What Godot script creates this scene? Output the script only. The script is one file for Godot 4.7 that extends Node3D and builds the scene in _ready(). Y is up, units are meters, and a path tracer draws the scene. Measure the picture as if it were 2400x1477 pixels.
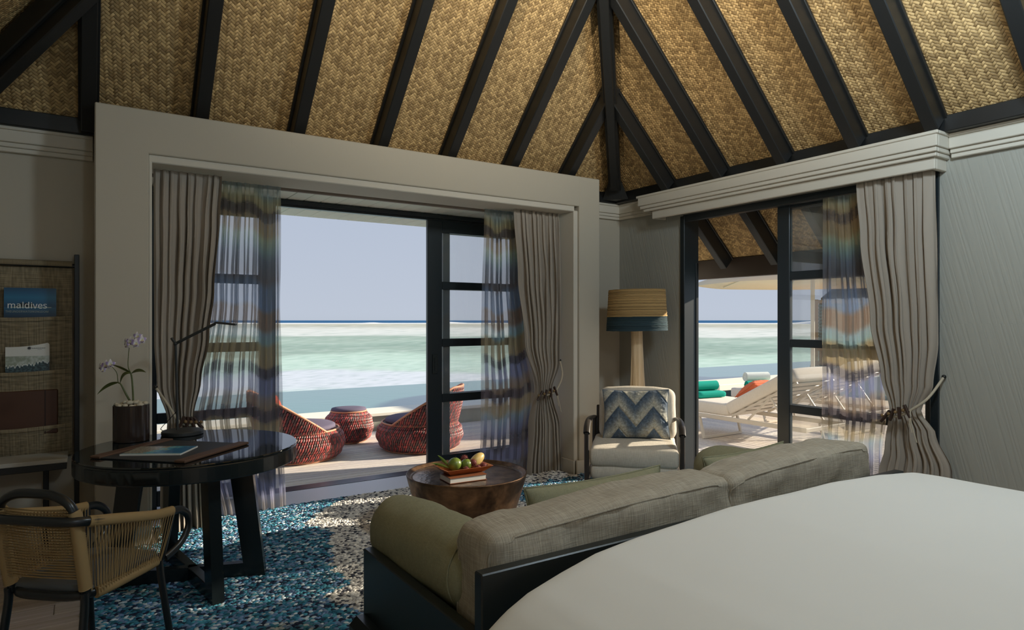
extends Node3D

# ---------------------------------------------------------------- shapes
class MB:
	var st := SurfaceTool.new()
	var colors := false
	func _init(vertex_colors := false) -> void:
		st.begin(Mesh.PRIMITIVE_TRIANGLES)
		colors = vertex_colors
		st.set_color(Color.WHITE)
	func color(c: Color) -> void:
		st.set_color(c)
	func _v(p: Vector3, uv: Vector2) -> void:
		st.set_uv(uv)
		st.add_vertex(p)
	# a triangle wound so that its face looks along «out»
	func tri(a: Vector3, b: Vector3, c: Vector3, out: Vector3, ua := Vector2.ZERO, ub := Vector2.ZERO, uc := Vector2.ZERO) -> void:
		if (b - a).cross(c - a).dot(out) > 0.0:
			_v(a, ua); _v(c, uc); _v(b, ub)
		else:
			_v(a, ua); _v(b, ub); _v(c, uc)
	func quad(a: Vector3, b: Vector3, c: Vector3, d: Vector3, out: Vector3, ua := Vector2.ZERO, ub := Vector2(1, 0), uc := Vector2(1, 1), ud := Vector2(0, 1)) -> void:
		tri(a, b, c, out, ua, ub, uc)
		tri(a, c, d, out, ua, uc, ud)
	# a box with chamfered edges; the grain (u) runs along its longest side
	func box(c: Vector3, s: Vector3, bevel := 0.003, basis := Basis.IDENTITY) -> void:
		st.set_smooth_group(-1)
		var h := s * 0.5
		var b: float = minf(bevel, minf(h.x, minf(h.y, h.z)) * 0.49)
		for axis in 3:
			var u := (axis + 1) % 3
			var v := (axis + 2) % 3
			if s[v] > s[u]:
				var sw := u
				u = v
				v = sw
			for sg in [-1.0, 1.0]:
				var n := Vector3.ZERO
				n[axis] = sg
				var p := []
				var q := []
				for k in [[-1, -1], [1, -1], [1, 1], [-1, 1]]:
					var w := Vector3.ZERO
					w[axis] = sg * h[axis]
					w[u] = k[0] * (h[u] - b)
					w[v] = k[1] * (h[v] - b)
					p.append(c + basis * w)
					q.append(Vector2(w[u] + c[u], w[v] + c[v]))
				quad(p[0], p[1], p[2], p[3], basis * n, q[0], q[1], q[2], q[3])
		if b <= 0.0:
			return
		for axis in 3:
			var u := (axis + 1) % 3
			var v := (axis + 2) % 3
			for su in [-1.0, 1.0]:
				for sv in [-1.0, 1.0]:
					var n := Vector3.ZERO
					n[u] = su
					n[v] = sv
					var p := []
					for e in [-1.0, 1.0]:
						var w1 := Vector3.ZERO
						w1[axis] = e * (h[axis] - b)
						w1[u] = su * h[u]
						w1[v] = sv * (h[v] - b)
						var w2 := w1
						w2[u] = su * (h[u] - b)
						w2[v] = sv * h[v]
						p.append(c + basis * w1)
						p.append(c + basis * w2)
					quad(p[0], p[1], p[3], p[2], basis * n)
		for sx in [-1.0, 1.0]:
			for sy in [-1.0, 1.0]:
				for sz in [-1.0, 1.0]:
					var sg := Vector3(sx, sy, sz)
					var k := sg * (h - Vector3(b, b, b))
					tri(c + basis * (k + Vector3(sx * b, 0, 0)), c + basis * (k + Vector3(0, sy * b, 0)), c + basis * (k + Vector3(0, 0, sz * b)), basis * sg)
	# a straight bar of rectangular section from p to q
	func bar(p: Vector3, q: Vector3, w: float, t: float, up := Vector3.UP, bevel := 0.003) -> void:
		var f := (q - p).normalized()
		if absf(f.dot(up)) > 0.98:
			up = Vector3.RIGHT
		var r := f.cross(up).normalized()
		var n := r.cross(f).normalized()
		box((p + q) * 0.5, Vector3(w, t, (q - p).length()), bevel, Basis(r, n, f))
	# a tube through points; r is a radius or an array of radii
	func tube(pts: Array, r, sides := 8, caps := true, closed := false) -> void:
		st.set_smooth_group(0)
		var n := pts.size()
		var rings := []
		var side := Vector3.ZERO
		for i in n:
			var p: Vector3 = pts[i]
			var f: Vector3
			if closed:
				f = (pts[(i + 1) % n] - pts[(i - 1 + n) % n]).normalized()
			else:
				f = (pts[mini(i + 1, n - 1)] - pts[maxi(i - 1, 0)]).normalized()
			if side == Vector3.ZERO:
				side = f.cross(Vector3.UP if absf(f.y) < 0.9 else Vector3.RIGHT).normalized()
			side = (side - f * side.dot(f)).normalized()
			var o := f.cross(side)
			var rad: float = r[i] if r is Array else r
			var ring := []
			for k in sides:
				var a := TAU * k / sides
				ring.append(p + (side * cos(a) + o * sin(a)) * rad)
			rings.append(ring)
		var last := n if closed else n - 1
		for i in last:
			var j := (i + 1) % n
			for k in sides:
				var l := (k + 1) % sides
				var out: Vector3 = rings[i][k] + rings[i][l] + rings[j][k] + rings[j][l] - 2.0 * pts[i] - 2.0 * pts[j]
				quad(rings[i][k], rings[i][l], rings[j][l], rings[j][k], out, Vector2(k, i), Vector2(k + 1, i), Vector2(k + 1, i + 1), Vector2(k, i + 1))
		if caps and not closed:
			st.set_smooth_group(-1)
			for e in [0, n - 1]:
				var out: Vector3 = pts[0] - pts[1] if e == 0 else pts[n - 1] - pts[n - 2]
				for k in sides:
					tri(pts[e], rings[e][k], rings[e][(k + 1) % sides], out)
	# a turned shape round the y axis: profile of (radius, height); hard: flat shading between rings
	func lathe(profile: Array, at := Vector3.ZERO, seg := 32, hard := false, scale := Vector3.ONE) -> void:
		st.set_smooth_group(-1 if hard else 0)
		var n := profile.size()
		for i in n - 1:
			var a: Vector2 = profile[i]
			var b: Vector2 = profile[i + 1]
			var d := b - a
			for k in seg:
				var t0 := TAU * k / seg
				var t1 := TAU * (k + 1) / seg
				var e0 := Vector3(cos(t0), 0, sin(t0))
				var e1 := Vector3(cos(t1), 0, sin(t1))
				var p0 := at + (e0 * a.x + Vector3.UP * a.y) * scale
				var p1 := at + (e1 * a.x + Vector3.UP * a.y) * scale
				var p2 := at + (e1 * b.x + Vector3.UP * b.y) * scale
				var p3 := at + (e0 * b.x + Vector3.UP * b.y) * scale
				var out := (e0 + e1) * d.y - Vector3.UP * d.x * 2.0
				var u0 := float(k) / seg
				var u1 := float(k + 1) / seg
				if a.x > 1e-5:
					tri(p0, p1, p2, out, Vector2(u0, a.y), Vector2(u1, a.y), Vector2(u1, b.y))
				if b.x > 1e-5:
					tri(p0, p2, p3, out, Vector2(u0, a.y), Vector2(u1, b.y), Vector2(u0, b.y))
	# a smooth sheet of (nu x nv) cells through f(u, v); tint gives a colour at (u, v)
	func sheet(nu: int, nv: int, f: Callable, uvs := Vector2.ONE, flip := false, tint = null) -> void:
		st.set_smooth_group(0)
		var p := []
		for i in nu + 1:
			var row := []
			for j in nv + 1:
				row.append(f.call(float(i) / nu, float(j) / nv))
			p.append(row)
		var put := func(i: int, j: int) -> void:
			if tint != null:
				st.set_color(tint.call(float(i) / nu, float(j) / nv, p[i][j]))
			_v(p[i][j], Vector2(float(i) / nu * uvs.x, float(j) / nv * uvs.y))
		for i in nu:
			for j in nv:
				if flip:
					put.call(i, j); put.call(i + 1, j); put.call(i + 1, j + 1)
					put.call(i, j); put.call(i + 1, j + 1); put.call(i, j + 1)
				else:
					put.call(i, j); put.call(i + 1, j + 1); put.call(i + 1, j)
					put.call(i, j); put.call(i, j + 1); put.call(i + 1, j + 1)
	func ball(c: Vector3, r: Vector3, nu := 12, nv := 8, basis := Basis.IDENTITY, bump := 0.0, rnd: RandomNumberGenerator = null) -> void:
		st.set_smooth_group(0)
		var p := []
		for j in nv + 1:
			var row := []
			var la := PI * j / nv - PI / 2
			for i in nu:
				var lo := TAU * i / nu
				var k := 1.0 + (rnd.randf_range(-bump, bump) if rnd else 0.0)
				if j == 0 or j == nv:
					k = 1.0
				row.append(c + basis * (Vector3(cos(la) * cos(lo), sin(la), cos(la) * sin(lo)) * r * k))
			p.append(row)
		for j in nv:
			for i in nu:
				var l := (i + 1) % nu
				var m: Vector3 = (p[j][i] + p[j + 1][l]) * 0.5 - c
				if j > 0:
					tri(p[j][i], p[j][l], p[j + 1][l], m)
				if j < nv - 1:
					tri(p[j][i], p[j + 1][l], p[j + 1][i], m)
	# a box with generous rounding, then deformed by f(point, outward) -> point
	func cushion(h: Vector3, r: float, seg: int, f: Callable, xf := Transform3D.IDENTITY) -> void:
		st.set_smooth_group(0)
		for axis in 3:
			var u := (axis + 1) % 3
			var v := (axis + 2) % 3
			var nu: int = maxi(4, int(seg * h[u] / maxf(h.x, maxf(h.y, h.z))))
			var nv: int = maxi(4, int(seg * h[v] / maxf(h.x, maxf(h.y, h.z))))
			for sg in [-1.0, 1.0]:
				var g := []
				for i in nu + 1:
					var row := []
					for j in nv + 1:
						var w := Vector3.ZERO
						w[axis] = sg * h[axis]
						w[u] = _edge(float(i) / nu) * h[u]
						w[v] = _edge(float(j) / nv) * h[v]
						var inner := w.clamp(-(h - Vector3(r, r, r)), h - Vector3(r, r, r))
						var d := (w - inner).normalized()
						row.append([xf * f.call(inner + d * r, d), xf.basis * d])
					g.append(row)
				for i in nu:
					for j in nv:
						var a = g[i][j]
						var b = g[i + 1][j]
						var c = g[i + 1][j + 1]
						var e = g[i][j + 1]
						quad(a[0], b[0], c[0], e[0], a[1] + c[1])
	func _edge(t: float) -> float:   # more cells near the edges
		var x := t * 2.0 - 1.0
		return signf(x) * (1.0 - pow(1.0 - absf(x), 1.6))
	# a flat outline (x, y) pushed out along z by depth, then placed
	func prism(poly: PackedVector2Array, depth: float, xf := Transform3D.IDENTITY) -> void:
		st.set_smooth_group(-1)
		var idx := Geometry2D.triangulate_polygon(poly)
		var z := xf.basis.z
		for k in range(0, idx.size(), 3):
			var a := poly[idx[k]]
			var b := poly[idx[k + 1]]
			var c := poly[idx[k + 2]]
			tri(xf * Vector3(a.x, a.y, depth), xf * Vector3(b.x, b.y, depth), xf * Vector3(c.x, c.y, depth), z, a, b, c)
			tri(xf * Vector3(a.x, a.y, 0), xf * Vector3(b.x, b.y, 0), xf * Vector3(c.x, c.y, 0), -z, a, b, c)
		var ccw := not Geometry2D.is_polygon_clockwise(poly)
		for k in poly.size():
			var a := poly[k]
			var b := poly[(k + 1) % poly.size()]
			var o := Vector2(b.y - a.y, a.x - b.x) * (1.0 if ccw else -1.0)
			quad(xf * Vector3(a.x, a.y, 0), xf * Vector3(b.x, b.y, 0), xf * Vector3(b.x, b.y, depth), xf * Vector3(a.x, a.y, depth), xf.basis * Vector3(o.x, o.y, 0), Vector2(0, 0), Vector2((b - a).length(), 0), Vector2((b - a).length(), depth), Vector2(0, depth))
	func mesh() -> ArrayMesh:
		st.generate_normals()
		return st.commit()

# ---------------------------------------------------------------- naming
var used := {}
func numbered(called: String) -> String:
	var n: int = used.get(called, 0)
	used[called] = n + 1
	return called if n == 0 else "%s_%03d" % [called, n]
func tag(o: Node3D, label: String, category := "", group := "", kind := "") -> Node3D:
	if label: o.set_meta("label", label)
	if category: o.set_meta("category", category)
	if group: o.set_meta("group", group)
	if kind: o.set_meta("kind", kind)
	return o
func thing(called: String, label: String, category: String, at := Vector3.ZERO, turn := 0.0, group := "") -> Node3D:
	var o := Node3D.new()
	o.name = numbered(called)
	add_child(o)
	o.position = at
	o.rotation.y = turn
	return tag(o, label, category, group)
func structure(called: String, label: String, category: String) -> Node3D:
	return tag(thing(called, label, category), "", "", "", "structure")
# commits a shape as ONE named mesh under a parent
func obj(called: String, m, mat: Material, parent: Node3D, at := Vector3.ZERO) -> MeshInstance3D:
	var o := MeshInstance3D.new()
	o.name = called
	o.mesh = m.mesh() if m is MB else m
	o.material_override = mat
	parent.add_child(o, true)
	o.position = at
	return o
func one(called: String, m, mat: Material, label: String, category: String, at := Vector3.ZERO, group := "") -> MeshInstance3D:
	var o := obj(numbered(called), m, mat, self, at)
	tag(o, label, category, group)
	return o

# ---------------------------------------------------------------- materials
var mats := {}
func mat(key: String, c: Color, rough := 0.7, metal := 0.0, spec := 0.5) -> StandardMaterial3D:
	if mats.has(key):
		return mats[key]
	var m := StandardMaterial3D.new()
	m.resource_name = key
	m.albedo_color = c
	m.roughness = rough
	m.metallic = metal
	m.metallic_specular = spec
	mats[key] = m
	return m
func rgb8(r: int, g: int, b: int) -> Color:
	return Color(r / 255.0, g / 255.0, b / 255.0)
# a texture from f(x, y) -> grey 0..1, as bytes
func grey_image(w: int, h: int, f: Callable) -> Image:
	var d := PackedByteArray()
	d.resize(w * h)
	for y in h:
		for x in w:
			d[y * w + x] = clampi(int(f.call(x, y) * 255.0), 0, 255)
	return Image.create_from_data(w, h, false, Image.FORMAT_L8, d)
func normal_from(img: Image, strength: float) -> ImageTexture:
	var n := img.duplicate() as Image
	n.convert(Image.FORMAT_RGBA8)
	n.bump_map_to_normal_map(strength)
	return ImageTexture.create_from_image(n)
func tinted(img: Image, lo: Color, hi: Color) -> ImageTexture:
	var src := img.get_data()
	var w := img.get_width()
	var h := img.get_height()
	var d := PackedByteArray()
	d.resize(w * h * 3)
	var table := []
	for k in 256:
		var c := lo.lerp(hi, k / 255.0)
		table.append([int(c.r * 255), int(c.g * 255), int(c.b * 255)])
	for k in w * h:
		var t = table[src[k]]
		d[k * 3] = t[0]
		d[k * 3 + 1] = t[1]
		d[k * 3 + 2] = t[2]
	return ImageTexture.create_from_image(Image.create_from_data(w, h, false, Image.FORMAT_RGB8, d))
func triplanar(m: StandardMaterial3D, scale: Vector3, world := false) -> StandardMaterial3D:
	m.uv1_triplanar = true
	m.uv1_world_triplanar = world
	m.uv1_scale = scale
	return m
func with_normal(m: StandardMaterial3D, t: Texture2D, s := 1.0) -> StandardMaterial3D:
	m.normal_enabled = true
	m.normal_texture = t
	m.normal_scale = s
	return m
func noise(seed_: int, freq: float, octaves := 3) -> FastNoiseLite:
	var n := FastNoiseLite.new()
	n.seed = seed_
	n.frequency = freq
	n.fractal_octaves = octaves
	return n
func lerp_keys(keys: Array, t: float) -> float:   # [[t, value], ...] with smooth steps between
	if t <= keys[0][0]: return keys[0][1]
	for k in keys.size() - 1:
		if t <= keys[k + 1][0]:
			var s: float = (t - keys[k][0]) / (keys[k + 1][0] - keys[k][0])
			return lerpf(keys[k][1], keys[k + 1][1], s * s * (3.0 - 2.0 * s))
	return keys[-1][1]
func lin_keys(keys: Array, t: float) -> float:
	if t <= keys[0][0]: return keys[0][1]
	for k in keys.size() - 1:
		if t <= keys[k + 1][0]:
			return lerpf(keys[k][1], keys[k + 1][1], (t - keys[k][0]) / (keys[k + 1][0] - keys[k][0]))
	return keys[-1][1]
# points of a smooth path through the given ones
func spline(pts: Array, per := 6, closed := false) -> Array:
	var out := []
	var n := pts.size()
	for i in (n if closed else n - 1):
		var p0: Vector3 = pts[(i - 1 + n) % n] if closed else pts[maxi(i - 1, 0)]
		var p1: Vector3 = pts[i]
		var p2: Vector3 = pts[(i + 1) % n]
		var p3: Vector3 = pts[(i + 2) % n] if closed else pts[mini(i + 2, n - 1)]
		for k in per:
			out.append(p1.cubic_interpolate(p2, p0, p3, float(k) / per))
	if not closed:
		out.append(pts[-1])
	return out

# ---------------------------------------------------------------- the scene
const XL := -0.75      # inner face of the left wall
const XR := 4.78       # inner face of the right wall
const ZF := -5.21      # inner face of the front wall
const ZB := 4.2        # inner face of the back wall
const EAVE := 2.76     # height where the ceiling meets the walls
const CX0 := -0.73     # where the ceiling planes start
const CX1 := 4.65
const CZ0 := -5.12
const CZ1 := 4.1
var sun_to := Vector3(0.917, 0.3256, 0.229)

func _ready() -> void:
	# camera
	var cam := Camera3D.new()
	cam.name = "camera"
	cam.projection = Camera3D.PROJECTION_FRUSTUM
	cam.near = 0.1
	cam.far = 40000.0
	cam.size = 0.1 * 1477.0 / 1535.0
	cam.frustum_offset = Vector2(0, 0.1 * 12.5 / 1535.0)
	add_child(cam)
	cam.position = Vector3(0, 1.45, 0)
	cam.rotation.y = -deg_to_rad(33.2137)
	cam.current = true
	# sky, exposure
	var env := Environment.new()
	var sky := Sky.new()
	var sm := ProceduralSkyMaterial.new()
	sm.sky_top_color = rgb8(156, 174, 204)
	sm.sky_horizon_color = rgb8(190, 199, 214)
	sm.sky_curve = 0.35
	sm.ground_bottom_color = rgb8(150, 170, 170)
	sm.ground_horizon_color = rgb8(190, 199, 214)
	sm.energy_multiplier = 1.0
	sky.sky_material = sm
	env.background_mode = Environment.BG_SKY
	env.sky = sky
	env.tonemap_mode = Environment.TONE_MAPPER_LINEAR
	env.tonemap_exposure = 1.0
	env.sdfgi_enabled = true
	env.ssao_enabled = true
	env.ssil_enabled = true
	var we := WorldEnvironment.new()
	we.name = "world_environment"
	we.environment = env
	add_child(we)
	# the sun
	var sun := DirectionalLight3D.new()
	sun.name = "sun"
	sun.light_color = Color(1.0, 0.95, 0.86)
	sun.light_energy = 3.2
	sun.light_angular_distance = 0.8
	sun.sky_mode = DirectionalLight3D.SKY_MODE_LIGHT_ONLY
	sun.shadow_enabled = true
	add_child(sun)
	sun.look_at_from_position(sun_to * 10.0, Vector3.ZERO)

	make_materials()
	make_room()
	make_ceiling()
	make_doors()
	make_outside()
	make_rug()
	make_desk_corner()
	make_rack()
	make_curtains()
	make_coffee_table()
	make_sofa()
	make_bed()
	make_armchair()
	make_deck_chairs()
	make_loungers()
	make_unseen_lamps()

var weave_n: ImageTexture
var wood_img: Image
var cloth_n: ImageTexture
var slub_img: Image
func make_materials() -> void:
	var rnd := RandomNumberGenerator.new()
	rnd.seed = 5
	# split-bamboo matting in a 2/2 twill: 32 x 32 strips
	var N := 32
	var px := 24
	var tone := []
	for k in N * N * 2:
		tone.append(rnd.randf_range(0.42, 1.0))
	var S := N * px
	var hd := PackedByteArray()
	hd.resize(S * S)
	var cd := PackedByteArray()
	cd.resize(S * S * 3)
	var lo := rgb8(100, 76, 44)
	var hi := rgb8(226, 190, 132)
	for y in S:
		for x in S:
			var i := x / px
			var j := y / px
			var over := posmod(i + j, 4) < 2
			var fx := (x % px + 0.5) / px
			var fy := (y % px + 0.5) / px
			var across := fy if over else fx
			# along a strip: rise to the middle of its float
			var along: float = (posmod(i + j, 2) + fx) * 0.5 if over else (posmod(i + j, 2) + fy) * 0.5
			var strip: int = j * N + posmod((i + j) / 4 + j, N) if over else N * N + i * N + posmod((j + i) / 4, N)
			var t: float = tone[strip]
			var arch := sin(PI * along)
			var edge := 1.0 - pow(absf(across * 2.0 - 1.0), 6.0)
			var hgt := (0.35 + 0.5 * arch) * (0.4 + 0.6 * edge)
			var fib := 0.06 * sin(across * 37.0 + strip * 1.7)
			var v := clampf(t + fib - 0.22 * (1.0 - edge) , 0.0, 1.0)
			var c := lo.lerp(hi, v)
			var k := y * S + x
			hd[k] = int(hgt * 255)
			cd[k * 3] = int(c.r * 255)
			cd[k * 3 + 1] = int(c.g * 255)
			cd[k * 3 + 2] = int(c.b * 255)
	var weave_h := Image.create_from_data(S, S, false, Image.FORMAT_L8, hd)
	weave_n = normal_from(weave_h, 14.0)
	var m := mat("bamboo matting", Color(0.95, 0.95, 0.95), 0.6)
	m.albedo_texture = ImageTexture.create_from_image(Image.create_from_data(S, S, false, Image.FORMAT_RGB8, cd))
	with_normal(m, weave_n, 1.0)
	# wood grain, running along u
	var n1 := noise(3, 0.02, 4)
	var n2 := noise(9, 0.11, 2)
	wood_img = grey_image(512, 256, func(x: int, y: int) -> float:
		var a := TAU * x / 512.0
		var cx := cos(a) * 12.0
		var cy := sin(a) * 12.0
		var g := n1.get_noise_3d(cx, cy, y * 3.2) * 0.5 + n2.get_noise_3d(cx * 0.6, cy * 0.6, y * 7.0) * 0.35
		return 0.62 + g)
	# cloth: fine plain weave, and linen with slubs
	cloth_n = normal_from(grey_image(128, 128, func(x: int, y: int) -> float:
		var o := (x / 4 + y / 4) % 2 == 0
		return 0.5 + 0.5 * (sin(PI * (x % 4 + 0.5) / 4.0) if o else sin(PI * (y % 4 + 0.5) / 4.0)) * (0.9 if o else 0.7)), 3.0)
	var s1 := noise(21, 0.05, 2)
	var s2 := noise(22, 0.05, 2)
	slub_img = grey_image(512, 512, func(x: int, y: int) -> float:
		var a := TAU * x / 512.0
		var b := TAU * y / 512.0
		var h := s1.get_noise_3d(cos(a) * 16.0, sin(a) * 16.0, y * 9.0)
		var v := s2.get_noise_3d(cos(b) * 16.0, sin(b) * 16.0, x * 9.0)
		return 0.62 + 0.4 * h + 0.5 * v)
	# plaster
	var p1 := noise(31, 0.03, 4)
	var plaster_n := normal_from(grey_image(256, 256, func(x: int, y: int) -> float:
		return 0.5 + 0.5 * p1.get_noise_2d(x, y)), 0.8)
	for k in [["wall", rgb8(186, 178, 162)], ["wall right", rgb8(164, 162, 152)], ["trim", rgb8(205, 198, 184)]]:
		m = mat(k[0], k[1], 0.75, 0.0, 0.4)
	with_normal(triplanar(mats["wall"], Vector3(0.8, 0.8, 0.8)), plaster_n, 0.25)
	# right wall: plaster combed in long slanting strokes
	var q1 := noise(41, 0.05, 2)
	var comb := grey_image(512, 512, func(x: int, y: int) -> float:
		var s := x * 1.0 + y * 0.25
		return 0.6 + 0.4 * clampf(q1.get_noise_2d(s * 2.2, y * 0.06) * 2.0, -1.0, 0.3))
	with_normal(triplanar(mats["wall right"], Vector3(0.7, 0.7, 0.7)), normal_from(comb, 2.0), 0.35)
	mat("dark timber", rgb8(28, 29, 29), 0.42)
	mat("black frame", rgb8(30, 38, 42), 0.34)
	m = mat("dark lacquer", rgb8(26, 33, 35), 0.22)
	m = mat("glass", Color(0.97, 1.0, 0.99, 0.05), 0.0)
	m.transparency = BaseMaterial3D.TRANSPARENCY_ALPHA
	m = mat("tinted glass", Color(0.1, 0.13, 0.13, 0.16), 0.0)
	m.transparency = BaseMaterial3D.TRANSPARENCY_ALPHA
	m = mat("stone", rgb8(214, 216, 224), 0.4)
	for k in 4:
		m = mat("floor plank %d" % k, Color.WHITE, 0.5)
		m.albedo_texture = tinted(wood_img, rgb8(150 + k * 4, 130 + k * 4, 112), rgb8(224 - k * 6, 206 - k * 6, 184))
		m.uv1_scale = Vector3(0.9, 3.0, 1)
		m.uv1_offset = Vector3(k * 0.31, k * 0.27, 0)
		m = mat("deck board %d" % k, Color.WHITE, 0.75, 0.0, 0.2)
		m.albedo_texture = tinted(wood_img, rgb8(176 - k * 5, 163 - k * 4, 150), rgb8(238 - k * 6, 231 - k * 6, 220 - k * 5))
		m.uv1_scale = Vector3(0.5, 4.0, 1)
		m.uv1_offset = Vector3(k * 0.23, k * 0.37, 0)

func make_room() -> void:
	var wall: Material = mats["wall"]
	# floor: pale boards where the rug leaves it bare, a stone sill by the doors
	var fl := structure("floor", "pale timber floor with a light stone strip along the sliding doors", "floor")
	var b := MB.new()
	b.box(Vector3(2.0, -0.06, -0.8), Vector3(5.9, 0.1, 10.2), 0.0)
	obj("subfloor", b, mats["floor plank 1"], fl)
	b = MB.new()
	b.box(Vector3(2.1, -0.008, -5.475), Vector3(3.6, 0.02, 0.53), 0.003)
	obj("stone_sill", b, mats["stone"], fl)
	var rnd := RandomNumberGenerator.new()
	rnd.seed = 11
	b = MB.new()
	b.box(Vector3.ZERO, Vector3(1.2, 0.018, 0.138), 0.002)
	var plank := b.mesh()
	for i in 28:
		var off := rnd.randf_range(-0.5, 0.5)
		for j in 2:
			obj("plank", plank, mats["floor plank %d" % rnd.randi_range(0, 3)], fl, Vector3(-0.75 + off + j * 1.203, -0.008, -5.13 + i * 0.141))
	# front wall
	var wf := structure("wall_front", "taupe plaster wall with a projecting surround round the wide sliding doors", "wall")
	b = MB.new()
	b.box(Vector3((XL + 0.06) / 2.0 - 0.1, 1.5, -5.48), Vector3(0.06 - XL + 0.2, 3.0, 0.54), 0.0)
	b.box(Vector3(4.56, 1.5, -5.32), Vector3(0.84, 3.0, 0.22), 0.0)
	b.box(Vector3(2.1, 2.78, -5.5), Vector3(4.1, 0.5, 0.42), 0.0)
	obj("wall_face", b, wall, wf)
	b = MB.new()
	b.box(Vector3(0.206, 1.4, -5.27), Vector3(0.292, 2.8, 0.96), 0.006)
	b.box(Vector3(4.015, 1.4, -5.27), Vector3(0.25, 2.8, 0.96), 0.006)
	b.box(Vector3(2.12, 2.66, -5.0), Vector3(3.56, 0.28, 0.42), 0.006)
	obj("surround", b, mats["surround"] if mats.has("surround") else wall, wf)
	b = MB.new()
	b.box(Vector3(3.865, 1.24, -5.28), Vector3(0.05, 2.48, 0.94), 0.006)
	b.box(Vector3(0.362, 1.24, -5.28), Vector3(0.02, 2.48, 0.94), 0.006)
	b.box(Vector3(2.1, 2.497, -4.995), Vector3(3.5, 0.054, 0.37), 0.006)
	obj("reveal", b, mats["trim"], wf)
	# crown along the front wall
	var cr := structure("trim_1", "stepped pale cornice along the front wall under the black beam", "cornice")
	for seg in [[XL, 0.055], [4.145, XR]]:
		b = MB.new()
		crown(b, Vector3(seg[0], 0, ZF), Vector3(seg[1], 0, ZF), Vector3(0, 0, 1))
		obj("cornice", b, mats["trim"], cr)
	var bb := structure("baseboard_front", "pale skirting board at the foot of the front wall surround", "skirting")
	for q in [[0.209, -4.783, 0.318, 0.018], [4.0, -4.783, 0.3, 0.018], [4.46, -5.2, 0.62, 0.02], [-0.36, -5.2, 0.8, 0.02]]:
		b = MB.new()
		b.box(Vector3(q[0], 0.07, q[1]), Vector3(q[2], 0.14, q[3]), 0.006)
		obj("board", b, mats["trim"], bb)
	b = MB.new()
	b.box(Vector3(3.831, 0.07, -5.24), Vector3(0.018, 0.14, 0.9), 0.006)
	obj("board", b, mats["trim"], bb)
	# right wall
	var wr := structure("wall_right", "grey plaster wall with combed slanting strokes beside the terrace door", "wall")
	b = MB.new()
	b.box(Vector3(4.88, 1.5, -4.775), Vector3(0.2, 3.0, 0.87), 0.0)
	b.box(Vector3(4.88, 1.5, 1.05), Vector3(0.2, 3.0, 6.3), 0.0)
	b.box(Vector3(4.88, 2.72, -3.22), Vector3(0.2, 0.56, 2.24), 0.0)
	obj("wall_face", b, mats["wall right"], wr)
	var c2 := structure("trim_2", "stepped pale cornice along the right wall", "cornice")
	for seg in [[ZF, -4.71], [-2.01, ZB]]:
		b = MB.new()
		crown(b, Vector3(XR, 0, seg[0]), Vector3(XR, 0, seg[1]), Vector3(-1, 0, 0))
		obj("cornice", b, mats["trim"], c2)
	# boxed pelmet over the terrace door
	var pe := structure("trim_3", "stepped box pelmet over the terrace door on the right wall", "pelmet")
	for s in [[4.54, 2.655, 0.022, -4.715, -2.0], [4.55, 2.61, 0.085, -4.7, -2.01], [4.565, 2.552, 0.03, -4.685, -2.02], [4.585, 2.523, 0.026, -4.655, -2.03], [4.615, 2.472, 0.076, -4.57, -2.05]]:
		b = MB.new()
		var x0: float = s[0]
		var t := 0.03
		b.box(Vector3(x0 + t / 2, s[1], (s[3] + s[4]) / 2), Vector3(t, s[2], s[4] - s[3]), 0.004)
		for z in [s[3] + t / 2, s[4] - t / 2]:
			b.box(Vector3((x0 + t + XR) / 2, s[1], z), Vector3(XR - x0 - t, s[2], t), 0.004)
		obj("fascia", b, mats["trim"], pe)
	b = MB.new()
	b.box(Vector3(4.68, 2.6, -3.36), Vector3(0.2, 0.02, 2.6), 0.0)
	obj("pelmet_top", b, mats["trim"], pe)
	# walls behind the camera
	var wl := structure("wall_left", "plain plaster wall on the left side of the room", "wall")
	b = MB.new()
	b.box(Vector3(XL - 0.1, 1.5, -0.5), Vector3(0.2, 3.0, 9.6), 0.0)
	obj("wall_face", b, wall, wl)
	var wb := structure("wall_back", "plaster wall behind the bed with an unseen opening placed to let in sky light", "wall")
	b = MB.new()  # leaves an opening, out of view, placed to let sky light in
	b.box(Vector3(2.0, 0.35, ZB + 0.1), Vector3(5.8, 0.7, 0.2), 0.0)
	b.box(Vector3(2.0, 2.75, ZB + 0.1), Vector3(5.8, 0.5, 0.2), 0.0)
	b.box(Vector3(-0.6, 1.6, ZB + 0.1), Vector3(0.6, 1.8, 0.2), 0.0)
	b.box(Vector3(4.6, 1.6, ZB + 0.1), Vector3(0.6, 1.8, 0.2), 0.0)
	obj("wall_face", b, wall, wb)

func crown(b: MB, p: Vector3, q: Vector3, out: Vector3) -> void:
	for s in [[2.652, 0.022, 0.085], [2.61, 0.085, 0.07], [2.554, 0.03, 0.05], [2.525, 0.03, 0.035]]:
		var m: Vector3 = (p + q) * 0.5 + out * s[2] * 0.5
		var d := (q - p).abs()
		b.box(Vector3(m.x, s[0], m.z), Vector3(maxf(d.x, absf(out.x) * s[2]), s[1], maxf(d.z, absf(out.z) * s[2])), 0.004)

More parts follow.
